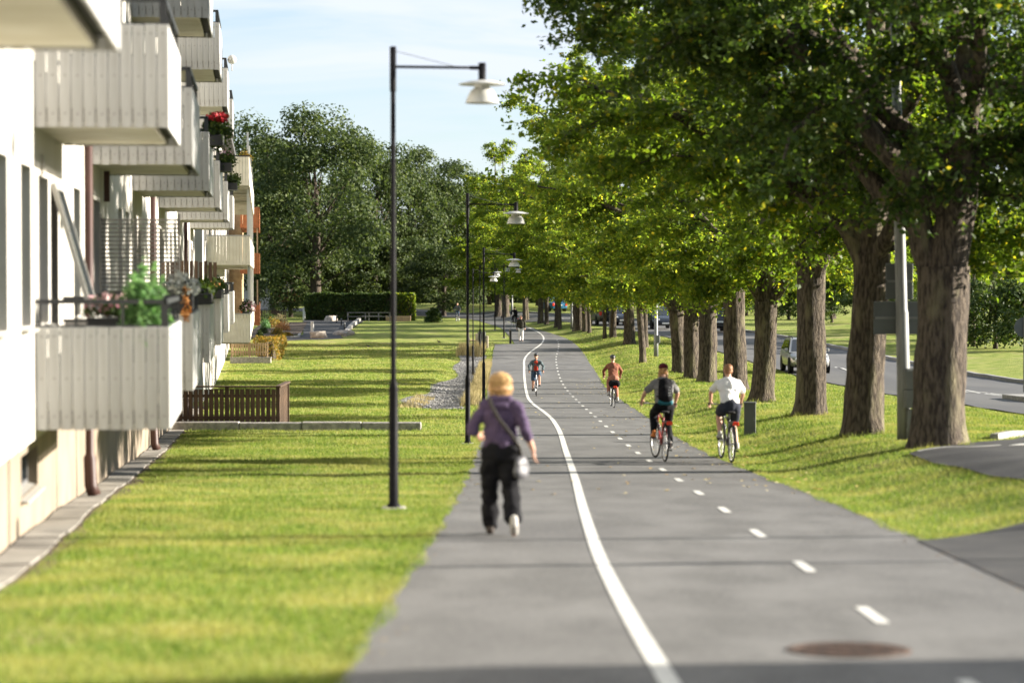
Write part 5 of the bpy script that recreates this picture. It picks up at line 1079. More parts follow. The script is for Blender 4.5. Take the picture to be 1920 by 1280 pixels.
    return e
def on_road(px, d): a, _ = ray(px, 600); x = a * d; return (x, d, gz1(x, d) + .03)
def road_dir(d): return math.atan2(-(float(rc(d + 1)) - float(rc(d - 1))), 2)
car('estate_car', on_road(1509, 108), road_dir(108) + R(180) + R(24) * 0, 'car_silver', 'silver estate car with roof rails, partly hidden by the third avenue trunk', 4.5, 1.78, 1.5, 'wagon', True)
car('oncoming_car', on_road(1237, 176), road_dir(176) + R(180), 'car_navy', 'dark blue car coming towards the camera behind the grey lighting column', 4.5, 1.85, 1.62, 'suv')
car('rear_facing_car', on_road(1338, 168), road_dir(160), 'car_black', 'black car driving away with red tail lights right of the trunk group', 4.5, 1.85, 1.68, 'suv')
car('red_car', on_road(1120, 222), R(6), 'car_red', 'dark red car seen from behind between far trunks', 4.3, 1.75, 1.55, 'suv')
car('blue_car', on_road(1036, 246), road_dir(240), 'car_blue', 'bright blue car far away at the bend of the road', 4.2, 1.75, 1.45, 'sedan')
car('dark_hatchback', on_road(1158, 186), road_dir(186) + R(180), 'car_navy', 'dark car half hidden behind the thin avenue trunk and white column', 4.2, 1.75, 1.5, 'wagon')
car('olive_car', on_road(1132, 188), road_dir(188), 'car_olive', 'brownish car half hidden by low leaves left of the dark hatchback', 4.2, 1.75, 1.6, 'suv')
# ================================================================ people and bicycles
DG = None
def capsule(mb, p0, p1, r0, r1, sx=1.0, sy=1.0, ref=None, n=14):
    p0 = Vector(p0); p1 = Vector(p1); t = (p1 - p0); L_ = t.length; t = t / L_ if L_ > 1e-6 else Vector((0, 0, 1))
    rf = Vector(ref) if ref else (Vector((1, 0, 0)) if abs(t.x) < .8 else Vector((0, 1, 0))); a = (rf - t * rf.dot(t)).normalized(); b = t.cross(a)
    prof = []
    for i in range(5): q = math.pi / 2 * i / 5; prof.append((-r0 * math.cos(q), r0 * math.sin(q)))
    prof.append((0, r0)); prof.append((L_, r1))
    for i in range(1, 6): q = math.pi / 2 * i / 5; prof.append((L_ + r1 * math.sin(q), r1 * math.cos(q)))
    vs = []
    for h, r in prof:
        r = max(r, 1e-4)
        for j in range(n): q = 2 * math.pi * j / n; vs.append(p0 + t * h + a * (math.cos(q) * r * sx) + b * (math.sin(q) * r * sy))
    k = len(prof); mb.add(vs, [(i*n+j, i*n+(j+1) % n, (i+1)*n+(j+1) % n, (i+1)*n+j) for i in range(k-1) for j in range(n)] + [tuple(range(n-1, -1, -1)), tuple((k-1)*n+j for j in range(n))])
def skinned(name, parts, mat, parent, voxel=.012, smooth=5, wr=0.0, wf=9.0, cut=None):
    """parts -> one continuous surface (voxel union, smoothed); wr wrinkles the cloth"""
    mb = MB()
    for p in parts:
        if p[0] == 'c': capsule(mb, *p[1:])
        else: mb.ell(p[1], p[2], 18, 12, p[3] if len(p) > 3 else None)
    o = mb.build(name, mat, None)
    m = o.modifiers.new('r', 'REMESH'); m.mode = 'VOXEL'; m.voxel_size = voxel; m.use_smooth_shade = True
    s = o.modifiers.new('s', 'SMOOTH'); s.factor = .5; s.iterations = smooth
    bpy.context.view_layer.update(); dg = bpy.context.evaluated_depsgraph_get(); me = bpy.data.meshes.new_from_object(o.evaluated_get(dg)); old = o.data; o.modifiers.clear(); o.data = me; bpy.data.meshes.remove(old)
    if wr:
        n = len(me.vertices); co = np.empty(n * 3, np.float32); me.vertices.foreach_get('co', co); co = co.reshape(-1, 3); nr = np.empty(n * 3, np.float32); me.vertices.foreach_get('normal', nr); nr = nr.reshape(-1, 3)
        d = np.array([mnoise.noise(Vector((c[0] * wf, c[1] * wf, c[2] * wf * 1.4))) + .5 * mnoise.noise(Vector((c[0] * wf * 2.2, c[1] * wf * 2.2, c[2] * wf * 2.8))) for c in co]); co = co + nr * (d * wr)[:, None]; me.vertices.foreach_set('co', co.ravel())
    me.polygons.foreach_set('use_smooth', [True] * len(me.polygons)); o.parent = parent; return o
V_ = lambda *a: Vector(a)
def lerp(a, b, t): return Vector(a) * (1 - t) + Vector(b) * t
def hand(parts, wrist, fore, out, s, curl=.5, palm_n=None):
    """palm and five separate fingers; fore = pointing direction, out = thumb side"""
    f = Vector(fore).normalized(); o = Vector(out); o = (o - f * o.dot(f)).normalized(); nrm = f.cross(o)
    w_ = Vector(wrist); pc = w_ + f * .045 * s; parts.append(('c', w_, w_ + f * .075 * s, .026 * s, .034 * s, 1.0, .55, tuple(o)))
    for k, (off, l) in enumerate(((.027, .068), (.010, .078), (-.008, .074), (-.025, .058))):
        b = w_ + f * .085 * s + o * off * s; d1 = (f * math.cos(curl * .6) + nrm * math.sin(curl * .6)); d2 = (f * math.cos(curl * 1.6) + nrm * math.sin(curl * 1.6)); m_ = b + d1 * l * .5 * s; e = m_ + d2 * l * .5 * s
        parts.append(('c', b - f * .02 * s, m_, .0095 * s, .0088 * s)); parts.append(('c', m_, e, .0088 * s, .0075 * s))
    tb = w_ + f * .025 * s + o * .026 * s; tm = tb + (f * .6 + o * .7 + nrm * .25).normalized() * .042 * s; te = tm + (f * .9 + o * .15 + nrm * .4).normalized() * .032 * s
    parts.append(('c', tb, tm, .012 * s, .0105 * s)); parts.append(('c', tm, te, .0105 * s, .0085 * s))
def head_parts(c, fwd, s, up=(0, 0, 1)):
    """skull, jaw, nose, ears around head centre c; fwd = looking direction"""
    f = Vector(fwd).normalized(); u = Vector(up); u = (u - f * u.dot(f)).normalized(); r = f.cross(u); c = Vector(c); T = Matrix((r, f, u)).transposed()
    P = [('e', c + u * .03 * s, (.074 * s, .095 * s, .086 * s), T), ('e', c - u * .035 * s + f * .018 * s, (.060 * s, .072 * s, .080 * s), T), ('c', c + f * .088 * s - u * .002 * s, c + f * .108 * s - u * .032 * s, .009 * s, .013 * s), ('c', c + f * .074 * s - u * .066 * s - r * .018 * s, c + f * .074 * s - u * .066 * s + r * .018 * s, .012 * s, .012 * s), ('e', c + f * .06 * s - u * .1 * s, (.026 * s, .022 * s, .02 * s), T)]
    for sg in (-1, 1): P.append(('e', c + r * sg * .074 * s - u * .01 * s - f * .006 * s, (.012 * s, .024 * s, .033 * s), T))
    return P
def face_bits(parent, c, fwd, s):
    f = Vector(fwd).normalized(); r = f.cross(Vector((0, 0, 1))).normalized(); u = r.cross(f); c = Vector(c); mb = MB()
    for sg in (-1, 1): mb.ell(c + f * .080 * s + r * sg * .031 * s + u * .008 * s, (.0125 * s,) * 3, 10, 8)
    mb.build('eyes', 'shoe_dark', parent, smooth=True)
    mb = MB(); mb.ell(c + f * .086 * s - u * .064 * s, (.022 * s, .008 * s, .007 * s)); mb.build('lips', 'cl_rose', parent, smooth=True)
def shoe_parts(heel, fwd, s, lift=0.0):
    h = Vector(heel); f = Vector(fwd).normalized(); return [('c', h + V_(0, 0, .045 * s), h + f * .17 * s + V_(0, 0, .038 * s), .043 * s, .042 * s, 1.05, .85), ('c', h + V_(0, 0, .05 * s), h + V_(0, 0, .11 * s), .045 * s, .04 * s)]
def legs(J, side, s, hip_r=.092, knee_r=.056, calf_r=.056, ankle_r=.038):
    h, k, a = J['hip' + side], J['knee' + side], J['ank' + side]; m_ = lerp(k, a, .3) + (k - h).normalized() * 0
    return [('c', h, lerp(h, k, .55), hip_r * s, hip_r * .78 * s), ('c', lerp(h, k, .55), k, hip_r * .78 * s, knee_r * s), ('c', k, m_, knee_r * s, calf_r * s), ('c', m_, a, calf_r * s, ankle_r * s)]
def arm(J, side, s, ur=.050, er=.039, wr=.027):
    a, e, w_ = J['sh' + side], J['el' + side], J['wr' + side]; return [('c', a, e, ur * s, er * s), ('c', e, lerp(e, w_, .3), er * s, er * 1.02 * s), ('c', lerp(e, w_, .3), w_, er * 1.02 * s, wr * s)]
def torso(J, s, chest=.118, waist=.105, hips=.120, add=0.0):
    pv, ch, nk = J['pelvis'], J['chest'], J['neck']; md = lerp(pv, ch, .5)
    P = [('c', pv, md, (hips + add) * s, (waist + add) * s, 1.32, .92), ('c', md, ch, (waist + add) * s, (chest + add) * s, 1.30, .90), ('c', ch, lerp(ch, nk, .55), (chest + add) * s, (.075 + add) * s, 1.30, .85)]
    for sd_ in 'LR': P.append(('c', lerp(ch, nk, .62), lerp(J['sh' + sd_], ch, .12), (.058 + add) * s, (.052 + add) * s)); P.append(('c', nk - V_(0, 0, .045) * s, J['sh' + sd_], (.040 + add * .6) * s, (.042 + add * .6) * s))
    return P
def grown(parts, d): return [tuple([p[0], p[1], p[2], p[3] + d, p[4] + d] + list(p[5:])) if p[0] == 'c' else ('e', p[1], tuple(q + d for q in p[2]), *p[3:]) for p in parts]
def upto(a, b, t): return lerp(a, b, t)

# ---------------------------------------------------------------- the walker in purple
def woman():
    p = gp(938, 1006); s = .925
    e = empty('person', p, R(2), 'woman in a purple hooded top and black trousers walking away with a shoulder bag', 'person')
    J = dict(pelvis=V_(0, 0, .90), chest=V_(.005, .05, 1.24), neck=V_(.0, .065, 1.44), hipL=V_(-.09, .02, .86), kneeL=V_(-.105, .12, .48), ankL=V_(-.10, .10, .085), hipR=V_(.09, -.02, .86), kneeR=V_(.105, .0, .46), ankR=V_(.13, -.27, .17),
             shL=V_(-.17, .07, 1.34), elL=V_(-.285, .0, 1.10), wrL=V_(-.235, .19, 1.04), shR=V_(.17, .02, 1.345), elR=V_(.255, -.06, 1.10), wrR=V_(.335, .0, .90))
    J = {k: v * s for k, v in J.items()}; hc = V_(0, .105, 1.555) * s; fw = (.05, 1, -.05)
    body = torso(J, s) + legs(J, 'L', s) + legs(J, 'R', s) + arm(J, 'L', s) + arm(J, 'R', s) + [('c', J['neck'] - V_(0, 0, .06) * s, hc - V_(0, .02, .03) * s, .05 * s, .048 * s)] + head_parts(hc, fw, s)
    hand(body, J['wrL'], (.25, .9, -.25), (.6, 0, .6), s, .7); hand(body, J['wrR'], (.12, .06, -1), (-.2, 1, 0), s, .45)
    for a, f in (('ankL', (0, 1, 0)), ('ankR', (.05, .8, -.5))): body.append(('c', J[a], J[a] + Vector(f) * .12 * s - V_(0, 0, .06) * s, .036 * s, .028 * s))
    skinned('body', body, 'skin', e, .0085, 3); face_bits(e, hc, fw, s)
    tp = grown(torso(J, s), .026 * s)[1:] + [('c', lerp(J['pelvis'], J['chest'], .12), lerp(J['pelvis'], J['chest'], .5), .142 * s, .134 * s, 1.28, .95)] + [('c', J['sh' + q], J['el' + q], .064 * s, .064 * s) for q in 'LR'] + [('c', J['el' + q], lerp(J['el' + q], J['wr' + q], .32), .062 * s, .056 * s) for q in 'LR']
    top = skinned('sweater', tp, 'purple', e, .012, 4, .019, 9)
    skinned('hood', [('c', J['neck'] + V_(-.085, -.055, -.035) * s, J['neck'] + V_(.085, -.055, -.035) * s, .052 * s, .052 * s), ('c', J['neck'] + V_(-.055, -.085, -.10) * s, J['neck'] + V_(.055, -.085, -.10) * s, .05 * s, .05 * s), ('c', J['neck'] + V_(-.1, -.02, -.02) * s, J['neck'] + V_(-.06, .05, -.03) * s, .035 * s, .03 * s), ('c', J['neck'] + V_(.1, -.02, -.02) * s, J['neck'] + V_(.06, .05, -.03) * s, .035 * s, .03 * s)], 'purple', top, .012, 6, .005, 12)
    tr = [('c', J['pelvis'] + V_(0, 0, .03) * s, J['pelvis'] - V_(0, 0, .03) * s, .128 * s, .132 * s, 1.3, .98)]
    for q in 'LR': h, k, a = J['hip' + q], J['knee' + q], J['ank' + q]; tr += [('c', h, lerp(h, k, .5), .118 * s, .110 * s), ('c', lerp(h, k, .5), k, .110 * s, .090 * s), ('c', k, lerp(k, a, .84), .088 * s, .090 * s)]
    skinned('trousers', tr, 'cl_black', e, .013, 4, .022, 8)
    skinned('shoe', shoe_parts(J['ankL'] - V_(0, .03, .075) * s, (.0, 1, .0), s), 'shoe_dark', e, .01, 3)
    skinned('shoe', shoe_parts(J['ankR'] - V_(0, .045, .06) * s, (.05, .85, -.5), s), 'shoe_white', e, .01, 3)
    # bobbed hair
    hp = [('e', hc + V_(0, -.012, .035) * s, (.103 * s, .116 * s, .100 * s))]
    for q in np.linspace(-2.0, 2.0, 15):                    # overlapping locks falling to the nape
        x, y = math.sin(q) * .088, -math.cos(q) * .092 - .008; ln = -.088 + .018 * math.sin(q * 7) - .012 * math.cos(q * 3)
        hp.append(('c', hc + V_(x * .75, y * .75, .05) * s, hc + V_(x * 1.12, y * 1.08, ln * .4) * s, .036 * s, .034 * s)); hp.append(('c', hc + V_(x * 1.12, y * 1.08, ln * .4) * s, hc + V_(x * 1.02, y * .92, ln) * s, .033 * s, .014 * s))
    hair = skinned('hair', hp, 'hair_blond', e, .0075, 1, .007, 30)
    rg = np.random.default_rng(8); Q = []
    for _ in range(420):                                      # loose strands over the bob
        q = rg.uniform(-2.3, 2.3); f = rg.uniform(1.0, 1.10); ln = rg.uniform(-.125, -.06); fl = rg.normal(0, .012); pts = []
        for t in np.linspace(0, 1, 7):
            pol = t * 1.45; rr_ = math.sin(min(pol, 1.5)) * f; z = .035 + .104 * math.cos(min(pol, 1.5)) if t < .8 else None
            if z is None: k_ = (t - .8) / .2; z = .035 + .104 * math.cos(1.16) + (ln - .075) * k_; rr_ = f * (1 - .10 * k_)
            x = math.sin(q + fl * t * 6) * .109 * rr_; y = -math.cos(q) * .118 * rr_ - .010; pts.append(hc + V_(x + fl * t * t, y, z) * s)
        sd3 = V_(math.cos(q), math.sin(q), 0) * .0028 * s
        for u in range(6): Q += [pts[u] - sd3, pts[u] + sd3, pts[u+1] + sd3 * (.3 if u == 5 else 1), pts[u+1] - sd3 * (.3 if u == 5 else 1)]
    hm = np_mesh('strands', np.array([tuple(v) for v in Q]), 4); hm.materials.append(MT['hair_strand']); link('strands', hm, None, hair)
    bag = empty('shoulder_bag', p, R(2), 'silver-grey shoulder bag hanging at the hip of the woman in purple', 'bag')
    Tb = Matrix.Rotation(R(-28), 3, 'Z')
    skinned('bag_body', [('e', V_(.215, -.05, .74) * s, (.055 * s, .135 * s, .105 * s), Tb), ('e', V_(.215, -.05, .68) * s, (.062 * s, .145 * s, .09 * s), Tb)], 'bag_grey', bag, .010, 3, .010, 11)
    mb = MB(); mb.tube([V_(.215, -.06, .80) * s, V_(.19, -.13, .93) * s, V_(.10, -.155, 1.07) * s, V_(-.02, -.155, 1.22) * s, V_(-.09, -.115, 1.35) * s, V_(-.115, -.02, 1.432) * s, V_(-.10, .09, 1.37) * s, V_(.02, .17, 1.15) * s, V_(.19, .15, .93) * s, V_(.215, .03, .80) * s], .012 * s, 8, sx=1.5, sy=.5); mb.build('strap', 'strap', bag, smooth=True)
woman()
# ---------------------------------------------------------------- bicycles
def bicycle(loc, rz, mat, label, s=.93, steer=0.0, bag=False, light=True, lean=0.0, guards=True):
    e = empty('bicycle', loc, rz, label, 'bicycle', 'bicycles on the path'); e.rotation_euler = (0, lean, rz); r = .34
    def wheel(y, st=0.0):
        mb = MB(); R_ = r - .018; N = 36; pts = [(0, y + R_ * math.cos(2*math.pi*i/N), r + R_ * math.sin(2*math.pi*i/N)) for i in range(N + 1)]; mb.tube([Vector(q) * s for q in pts], .018 * s, 8, cap=False, ref=(1, 0, 0)); w_ = mb.build('wheel', 'tyre', e, smooth=True)
        mb = MB(); R2 = r - .045; mb.tube([Vector((0, y + R2 * math.cos(2*math.pi*i/N), r + R2 * math.sin(2*math.pi*i/N))) * s for i in range(N + 1)], .011 * s, 6, cap=False, ref=(1, 0, 0)); mb.build('rim', 'rim', w_, smooth=True)
        mb = MB()
        for i in range(16): q = 2*math.pi*i/16; sg = .03 if i % 2 else -.03; mb.tube([V_(sg, y, r) * s, V_(0, y + R2 * math.cos(q), r + R2 * math.sin(q)) * s], .0022 * s, 4)
        mb.tube([V_(-.05, y, r) * s, V_(.05, y, r) * s], .02 * s, 8); mb.build('spokes', 'rim', w_)
        if st:
            M_ = Matrix.Translation(V_(0, y, r) * s) @ Matrix.Rotation(st, 4, 'Z') @ Matrix.Translation(-V_(0, y, r) * s)
            for ob in [w_] + list(w_.children): ob.data.transform(M_)
        return w_
    wheel(-.52); wheel(.56, steer)
    tb = lambda a, b, ra, rb=None: mb.tube([Vector(a) * s, Vector(b) * s], [ra * s, (rb or ra) * s], 10)
    mb = MB(); bb = (0, -.07, .30); st_ = (0, -.22, .80); hd = (0, .38, .86); hb = (0, .43, .64)
    tb(bb, st_, .018); tb(bb, hb, .02); tb((0, -.19, .72), hd, .018); tb(hd, hb, .02)
    for sg in (-1, 1): tb((sg * .03, -.07, .30), (sg * .055, -.52, .34), .010); tb((sg * .02, -.19, .72), (sg * .055, -.52, .34), .009)
    mb.build('frame', mat, e, smooth=True)
    mb = MB()
    for sg in (-1, 1): tb((sg * .05, .45, .62), (sg * .05, .56, .34), .012)
    tb((-.05, .45, .63), (.05, .45, .63), .014); mb.build('fork', mat, e, smooth=True)
    mb = MB(); tb((0, .38, .86), (0, .355, 1.0), .015); mb.tube([V_(-.30, .24, 1.03) * s, V_(-.22, .33, 1.03) * s, V_(0, .37, 1.0) * s, V_(.22, .33, 1.03) * s, V_(.30, .24, 1.03) * s], .013 * s, 8); mb.build('handlebar', 'bikeblack', e, smooth=True)
    for sg in (-1, 1): mb = MB(); mb.tube([V_(sg * .24, .31, 1.03) * s, V_(sg * .31, .22, 1.03) * s], .018 * s, 8); mb.build('grip', 'tyre', e)
    mb = MB(); tb((0, -.22, .8), (0, -.245, .89), .013); mb.build('seat_post', 'rim', e)
    skinned('saddle', [('c', V_(-.04, -.33, .905) * s, V_(.04, -.33, .905) * s, .05 * s, .05 * s, 1, .5, (0, 1, 0)), ('c', V_(0, -.32, .905) * s, V_(0, -.12, .905) * s, .045 * s, .02 * s, 1, .5, (1, 0, 0))], 'tyre', e, .012, 3)
    mb = MB(); mb.lathe([(0, -.006), (.095, -.006), (.1, 0), (.095, .006), (0, .006)], 24, V_(.045, -.07, .30) * s, 'x'); mb.tube([V_(.06, -.07, .30) * s, V_(.075, -.19, .195) * s], .011 * s, 6); mb.tube([V_(-.06, -.07, .30) * s, V_(-.075, .05, .405) * s], .011 * s, 6); mb.build('crankset', 'rim', e)
    for sg, y, z in ((1, -.19, .195), (-1, .05, .405)): mb = MB(); mb.box((sg * .13 - .05) * s, (sg * .13 + .05) * s, (y - .04) * s, (y + .04) * s, (z - .012) * s, (z + .012) * s); mb.build('pedal', 'tyre', e)
    if guards:
        for y, a0, a1, nm in ((-.52, 20, 190, 'mudguard'), (.56, 60, 200, 'mudguard')):
            if nm == 'mudguard' and y > 0: a0, a1 = 20, 150
            mb = MB(); mb.tube([V_(0, y + .37 * math.cos(R(a)), r + .37 * math.sin(R(a))) * s for a in np.linspace(a0, a1, 14)], .024 * s, 6, sy=.25, ref=(1, 0, 0)); mb.build('mudguard', 'bikeblack', e)
    mb = MB(); mb.box(-.06 * s, .06 * s, -.86 * s, -.36 * s, .735 * s, .75 * s); mb.tube([V_(-.055, -.52, .34) * s, V_(-.055, -.6, .74) * s], .006 * s, 5); mb.tube([V_(.055, -.52, .34) * s, V_(.055, -.6, .74) * s], .006 * s, 5); mb.build('rack', 'bikeblack', e)
    if light: mb = MB(); mb.box(-.055 * s, .055 * s, -.90 * s, -.862 * s, .70 * s, .765 * s, ch=.008); mb.build('rear_light', 'redlens', e)
    if bag: skinned('rack_bag', [('c', V_(-.09, -.62, .86) * s, V_(.09, -.62, .86) * s, .10 * s, .10 * s, 1, 1, (0, 1, 0)), ('c', V_(-.09, -.62, .82) * s, V_(.09, -.62, .82) * s, .11 * s, .11 * s)], 'cl_black', e, .016, 4, .006, 9)
    return e
def rider(loc, rz, label, top, bottom, shoe, hair, s=.93, sleeve=.45, leg=1.0, lean=0.0, helmet=False, cap=None, longhair=False, backpack=False, tilt=.0, wide=1.0, voxel=.012, vest=None, shoe2=None, onehand=False):
    e = empty('person', loc, rz, label, 'person', 'people on bicycles'); e.rotation_euler = (0, lean, rz)
    J = dict(pelvis=V_(0, -.24, 1.03), chest=V_(0, -.08 + tilt * .5, 1.34), neck=V_(0, -.02 + tilt, 1.53), hipL=V_(-.09, -.22, .99), hipR=V_(.09, -.22, .99), kneeL=V_(-.13, .17, .86), ankL=V_(-.14, -.03, .49), kneeR=V_(.12, .03, .645), ankR=V_(.14, -.24, .30),
             shL=V_(-.178 * wide, -.02 + tilt, 1.415), shR=V_(.178 * wide, -.02 + tilt, 1.415), elL=V_(-.30, .10 + tilt * .4, 1.24), elR=V_(.30, .10 + tilt * .4, 1.24), wrL=V_(-.285, .20, 1.075), wrR=V_(.285, .20, 1.075))
    if onehand: J['elL'] = V_(-.33, .03, 1.22); J['wrL'] = V_(-.345, .19, 1.10)
    J = {k: v * s for k, v in J.items()}; hc = J['neck'] + V_(0, .05, .125) * s; fw = (0, 1, -.05)
    body = torso(J, s, .122 * wide, .108) + legs(J, 'L', s) + legs(J, 'R', s) + arm(J, 'L', s) + arm(J, 'R', s) + [('c', J['neck'] - V_(0, 0, .06) * s, hc - V_(0, .02, .03) * s, .055 * s, .052 * s)] + head_parts(hc, fw, s)
    hand(body, J['wrL'], (-.1, .75, -.6), (1, 0, .2), s, .95); hand(body, J['wrR'], (.1, .75, -.6), (-1, 0, .2), s, -.95)
    for q in 'LR': body.append(('c', J['ank' + q], J['ank' + q] + V_(0, .11, -.05) * s, .036 * s, .028 * s))
    skinned('body', body, 'skin', e, voxel * .8, 3); face_bits(e, hc, fw, s)
    tp = grown(torso(J, s, .122 * wide, .108), .022 * s)[1:] + [('c', lerp(J['pelvis'], J['chest'], .16), lerp(J['pelvis'], J['chest'], .5), .142 * s, .134 * s, 1.28, .92)]
    for q in 'LR':
        a, b, c = J['sh' + q], J['el' + q], J['wr' + q]
        if sleeve <= .5: tp.append(('c', a, lerp(a, b, sleeve * 1.6), .062 * s, .068 * s))
        else: tp += [('c', a, b, .068 * s, .056 * s), ('c', b, lerp(b, c, .9), .056 * s, .042 * s)]
    skinned('top', tp, top, e, voxel, 3, .016, 10)
    bt = [('c', J['pelvis'] + V_(0, 0, .02) * s, J['pelvis'] - V_(0, -.01, .03) * s, .125 * s, .130 * s, 1.3, 1.0)]
    for q in 'LR':
        h, k, a = J['hip' + q], J['knee' + q], J['ank' + q]; slim = .018 if leg >= 1 else .03
        if leg < .9: t = leg; bt += [('c', h, lerp(h, k, .5), (.092 + slim) * s, (.08 + slim) * s), ('c', lerp(h, k, .5), lerp(h, k, t + .25), (.08 + slim) * s, (.072 + slim) * s)]
        else: bt += [('c', h, lerp(h, k, .55), (.092 + slim) * s, (.074 + slim) * s), ('c', lerp(h, k, .55), k, (.074 + slim) * s, (.058 + slim) * s), ('c', k, lerp(k, a, .35), (.058 + slim) * s, (.056 + slim) * s), ('c', lerp(k, a, .35), lerp(k, a, .9), (.056 + slim) * s, (.040 + slim) * s)]
    skinned('bottoms', bt, bottom, e, voxel, 4, .006, 9)
    for q, sm in (('L', shoe), ('R', shoe2 or shoe)): skinned('shoe', shoe_parts(J['ank' + q] - V_(0, .03, .08) * s, (0, 1, -.05), s), sm, e, .011, 3)
    if helmet:
        skinned('helmet', [('e', hc + V_(0, -.005, .065) * s, (.098 * s, .13 * s, .085 * s)), ('c', hc + V_(0, -.10, .05) * s, hc + V_(0, .10, .07) * s, .06 * s, .06 * s)], 'bikeblack', e, .011, 2)
        mb = MB(); mb.tube([hc + V_(.075, .0, .04) * s, hc + V_(.068, .03, -.06) * s, hc + V_(0, .055, -.118) * s, hc + V_(-.068, .03, -.06) * s, hc + V_(-.075, .0, .04) * s], .006 * s, 5); mb.build('chin_strap', 'strap', e)
    if hair:
        hp = [('e', hc + V_(0, -.014, .04) * s, (.083 * s, .100 * s, .084 * s)), ('e', hc + V_(0, -.045, -.01) * s, (.072 * s, .06 * s, .075 * s))]
        if longhair: hp += [('c', hc + V_(sx * .05, -.03, .0) * s, hc + V_(sx * .07, -.035, -.125) * s, .04 * s, .032 * s) for sx in (-1, 0, 1)]
        skinned('hair', hp, hair, e, .009, 2, .006, 30)
    if cap:
        skinned('cap', [('e', hc + V_(0, -.008, .062) * s, (.094 * s, .108 * s, .078 * s)), ('c', hc + V_(.02, .08, .045) * s, hc + V_(.06, .155, .04) * s, .06 * s, .05 * s, 1, .25, (1, 0, 0))], cap, e, .010, 2)
    if vest: skinned('inner_top', [('c', lerp(J['pelvis'], J['chest'], .25) + V_(0, .062, 0) * s, J['chest'] + V_(0, .075, .06) * s, .098 * s, .085 * s, 1.15, 1.0)], vest, e, .013, 3)
    if backpack:
        b = empty('backpack', loc, rz, 'black backpack with teal base worn by the rider in the maroon cap', 'backpack'); b.rotation_euler = (0, lean, rz)
        c0 = lerp(J['pelvis'], J['chest'], .42) + V_(0, -.19, 0) * s; c1 = J['chest'] + V_(0, -.175, .10) * s
        skinned('bag_body', [('c', c0, c1, .105 * s, .095 * s, 1.35, .85), ('c', c0 + V_(0, -.05, .04) * s, lerp(c0, c1, .55) + V_(0, -.06, 0) * s, .08 * s, .08 * s, 1.4, .8)], 'cl_black', b, .013, 3, .006, 9)
        skinned('base', [('c', c0 + V_(-.09, .0, -.075) * s, c0 + V_(.09, .0, -.075) * s, .055 * s, .055 * s, 1.2, 1)], 'cl_tealdeep', b, .013, 3)
        for sg in (-1, 1): mb = MB(); mb.tube([c1 + V_(sg * .08, .03, .06) * s, J['sh' + 'LR'[sg > 0]] + V_(-sg * .075, -.01, .075) * s, J['sh' + 'LR'[sg > 0]] + V_(-sg * .06, .10, -.02) * s, J['chest'] + V_(sg * .13, .10, -.10) * s, c0 + V_(sg * .13, .08, .02) * s], .018 * s, 6, sx=1.4, sy=.5); mb.build('strap', 'cl_black', b, smooth=True)
        for k in range(4): mb = MB(); q = lerp(c0, c1, .2 + k * .17) + V_(.05, -.143 + .016 * k, 0) * s; mb.box(q.x - .022 * s, q.x + .026 * s, q.y - .012 * s, q.y + .02 * s, q.z - .012 * s, q.z + .012 * s); mb.build('reflective_tab', 'tab', b)
    return e
def ride(px, py, bk, rd, rz=0.0, lean=0.0):
    p = gp(px, py); p.y += .5 * math.cos(rz); p.z = max(p.z + .02, -float(gdrop(p.y)) if p.x < float(pr(p.y)) else -9)
    slope = math.atan(float(gdrop(p.y + .5) - gdrop(p.y - .5)))
    b = bicycle(p, rz, lean=lean, **bk); r = rider(p, rz, lean=lean, **rd)
    return b, r, p
ride(1241, 868, dict(mat='bikered', label='red bicycle under the rider with the backpack', steer=R(7)), dict(label='rider in a maroon cap, grey shirt and black leggings with a backpack', top='cl_grey', bottom='cl_black', shoe='shoe_orange', shoe2='shoe_white', hair='hair_blond', longhair=True, cap='cl_maroon', backpack=True, sleeve=.42, wide=.98, onehand=True), R(6), R(2))
ride(1367, 870, dict(mat='bikeblack', label='dark bicycle with a red rear light under the rider in white'), dict(label='rider in a white shirt and dark shorts with bare legs', top='cl_white', bottom='cl_navy', shoe='shoe_white', hair='hair_red', leg=.45, wide=1.12, sleeve=.42), R(5), R(1))
ride(1150, 766, dict(mat='bikeblack', label='bicycle with a black rack bag under the rider in rust orange', bag=True), dict(label='helmeted rider in a rust orange top seen from behind at the path edge', top='cl_rust', bottom='cl_rose', shoe='shoe_white', hair='hair_grey', helmet=True, sleeve=1, voxel=.015), R(3))
ride(1005, 742, dict(mat='bikewhite', label='white bicycle coming towards the camera', light=False), dict(label='oncoming helmeted cyclist in a grey-teal jacket over a red top', top='cl_teal', bottom='cl_denim', shoe='shoe_dark', hair=None, helmet=True, sleeve=1, leg=.62, vest='cl_red', voxel=.015, s=.9), R(180))
ride(965, 613, dict(mat='bikeblack', label='dark bicycle under the far rider in black'), dict(label='far rider dressed in black behind the walker in white trousers', top='cl_black', bottom='cl_black', shoe='shoe_dark', hair='cl_black', sleeve=1, voxel=.018), R(20))
ride(858, 603, dict(mat='bikeblack', label='dark bicycle under the far rider in pale blue'), dict(label='far rider in a pale blue-grey top beyond the bend', top='bag_grey', bottom='cl_denim', shoe='shoe_dark', hair='hair_grey', sleeve=1, voxel=.018), R(170))
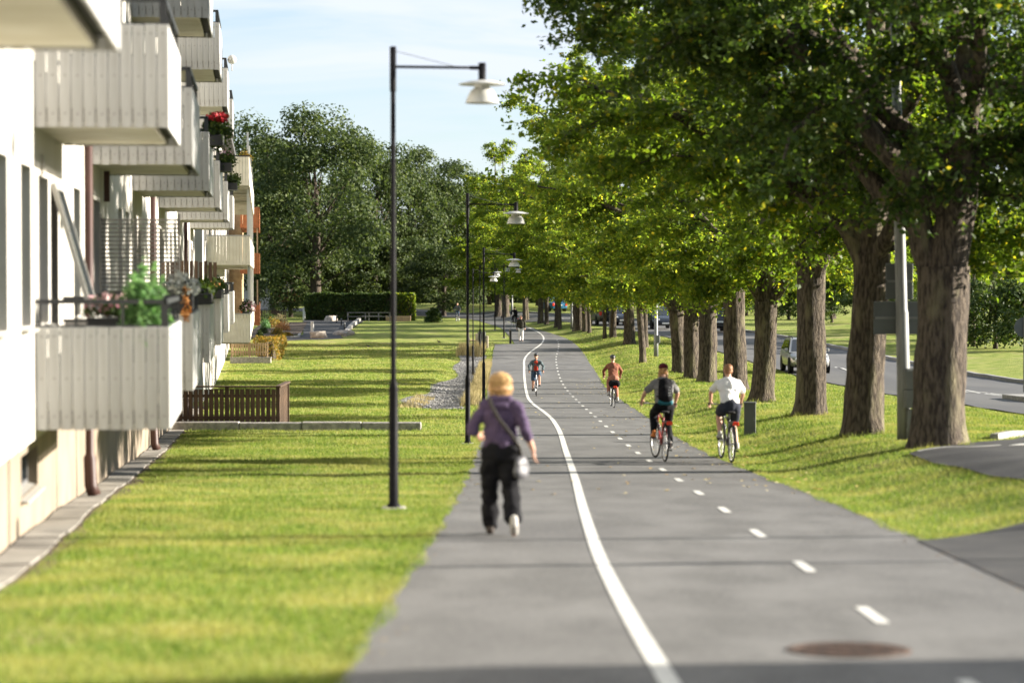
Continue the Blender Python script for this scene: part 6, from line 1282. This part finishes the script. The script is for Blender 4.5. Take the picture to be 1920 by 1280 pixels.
# ---------------------------------------------------------------- far walker in white trousers
def walker():
    p = gp(977, 641); p.z = -float(gdrop(p.y)); s = 1.0; e = empty('person', p, R(180), 'man in a dark olive jacket and white trousers walking towards the camera', 'person')
    J = dict(pelvis=V_(0, 0, .95), chest=V_(0, .02, 1.28), neck=V_(0, .02, 1.48), hipL=V_(-.09, 0, .9), kneeL=V_(-.09, .07, .5), ankL=V_(-.09, .06, .09), hipR=V_(.09, 0, .9), kneeR=V_(.09, .05, .49), ankR=V_(.09, -.12, .1), shL=V_(-.2, .01, 1.42), elL=V_(-.26, -.03, 1.13), wrL=V_(-.27, .06, .9), shR=V_(.2, .01, 1.42), elR=V_(.26, -.02, 1.13), wrR=V_(.28, .02, .88))
    hc = V_(0, .06, 1.62); fw = (0, 1, 0)
    body = torso(J, s) + legs(J, 'L', s) + legs(J, 'R', s) + arm(J, 'L', s) + arm(J, 'R', s) + [('c', J['neck'] - V_(0, 0, .06), hc - V_(0, .02, .03), .055, .052)] + head_parts(hc, fw, s)
    hand(body, J['wrL'], (0, .1, -1), (0, 1, 0), s, .4); hand(body, J['wrR'], (0, .1, -1), (0, 1, 0), s, -.4)
    for q in 'LR': body.append(('c', J['ank' + q], J['ank' + q] + V_(0, .11, -.05), .036, .028))
    skinned('body', body, 'skin', e, .011, 3); face_bits(e, hc, fw, s)
    tp = grown(torso(J, s), .03) + [('c', J['sh' + q], J['el' + q], .075, .065) for q in 'LR'] + [('c', J['el' + q], lerp(J['el' + q], J['wr' + q], .85), .063, .05) for q in 'LR']
    skinned('jacket', tp, 'cl_olive', e, .015, 4, .008, 8)
    tr = [('c', J['pelvis'], J['pelvis'] - V_(0, 0, .05), .125, .12, 1.28, .95)]
    for q in 'LR': h, k, a = J['hip' + q], J['knee' + q], J['ank' + q]; tr += [('c', h, k, .1, .07), ('c', k, lerp(k, a, .92), .07, .058)]
    skinned('trousers', tr, 'cl_white', e, .014, 4, .006, 8)
    for q in 'LR': skinned('shoe', shoe_parts(J['ank' + q] - V_(0, .03, .08), (0, 1, 0), s), 'shoe_dark', e, .012, 3)
    skinned('hair', [('e', hc + V_(0, -.02, .045), (.082, .098, .08))], 'hair_grey', e, .011, 2)
walker()
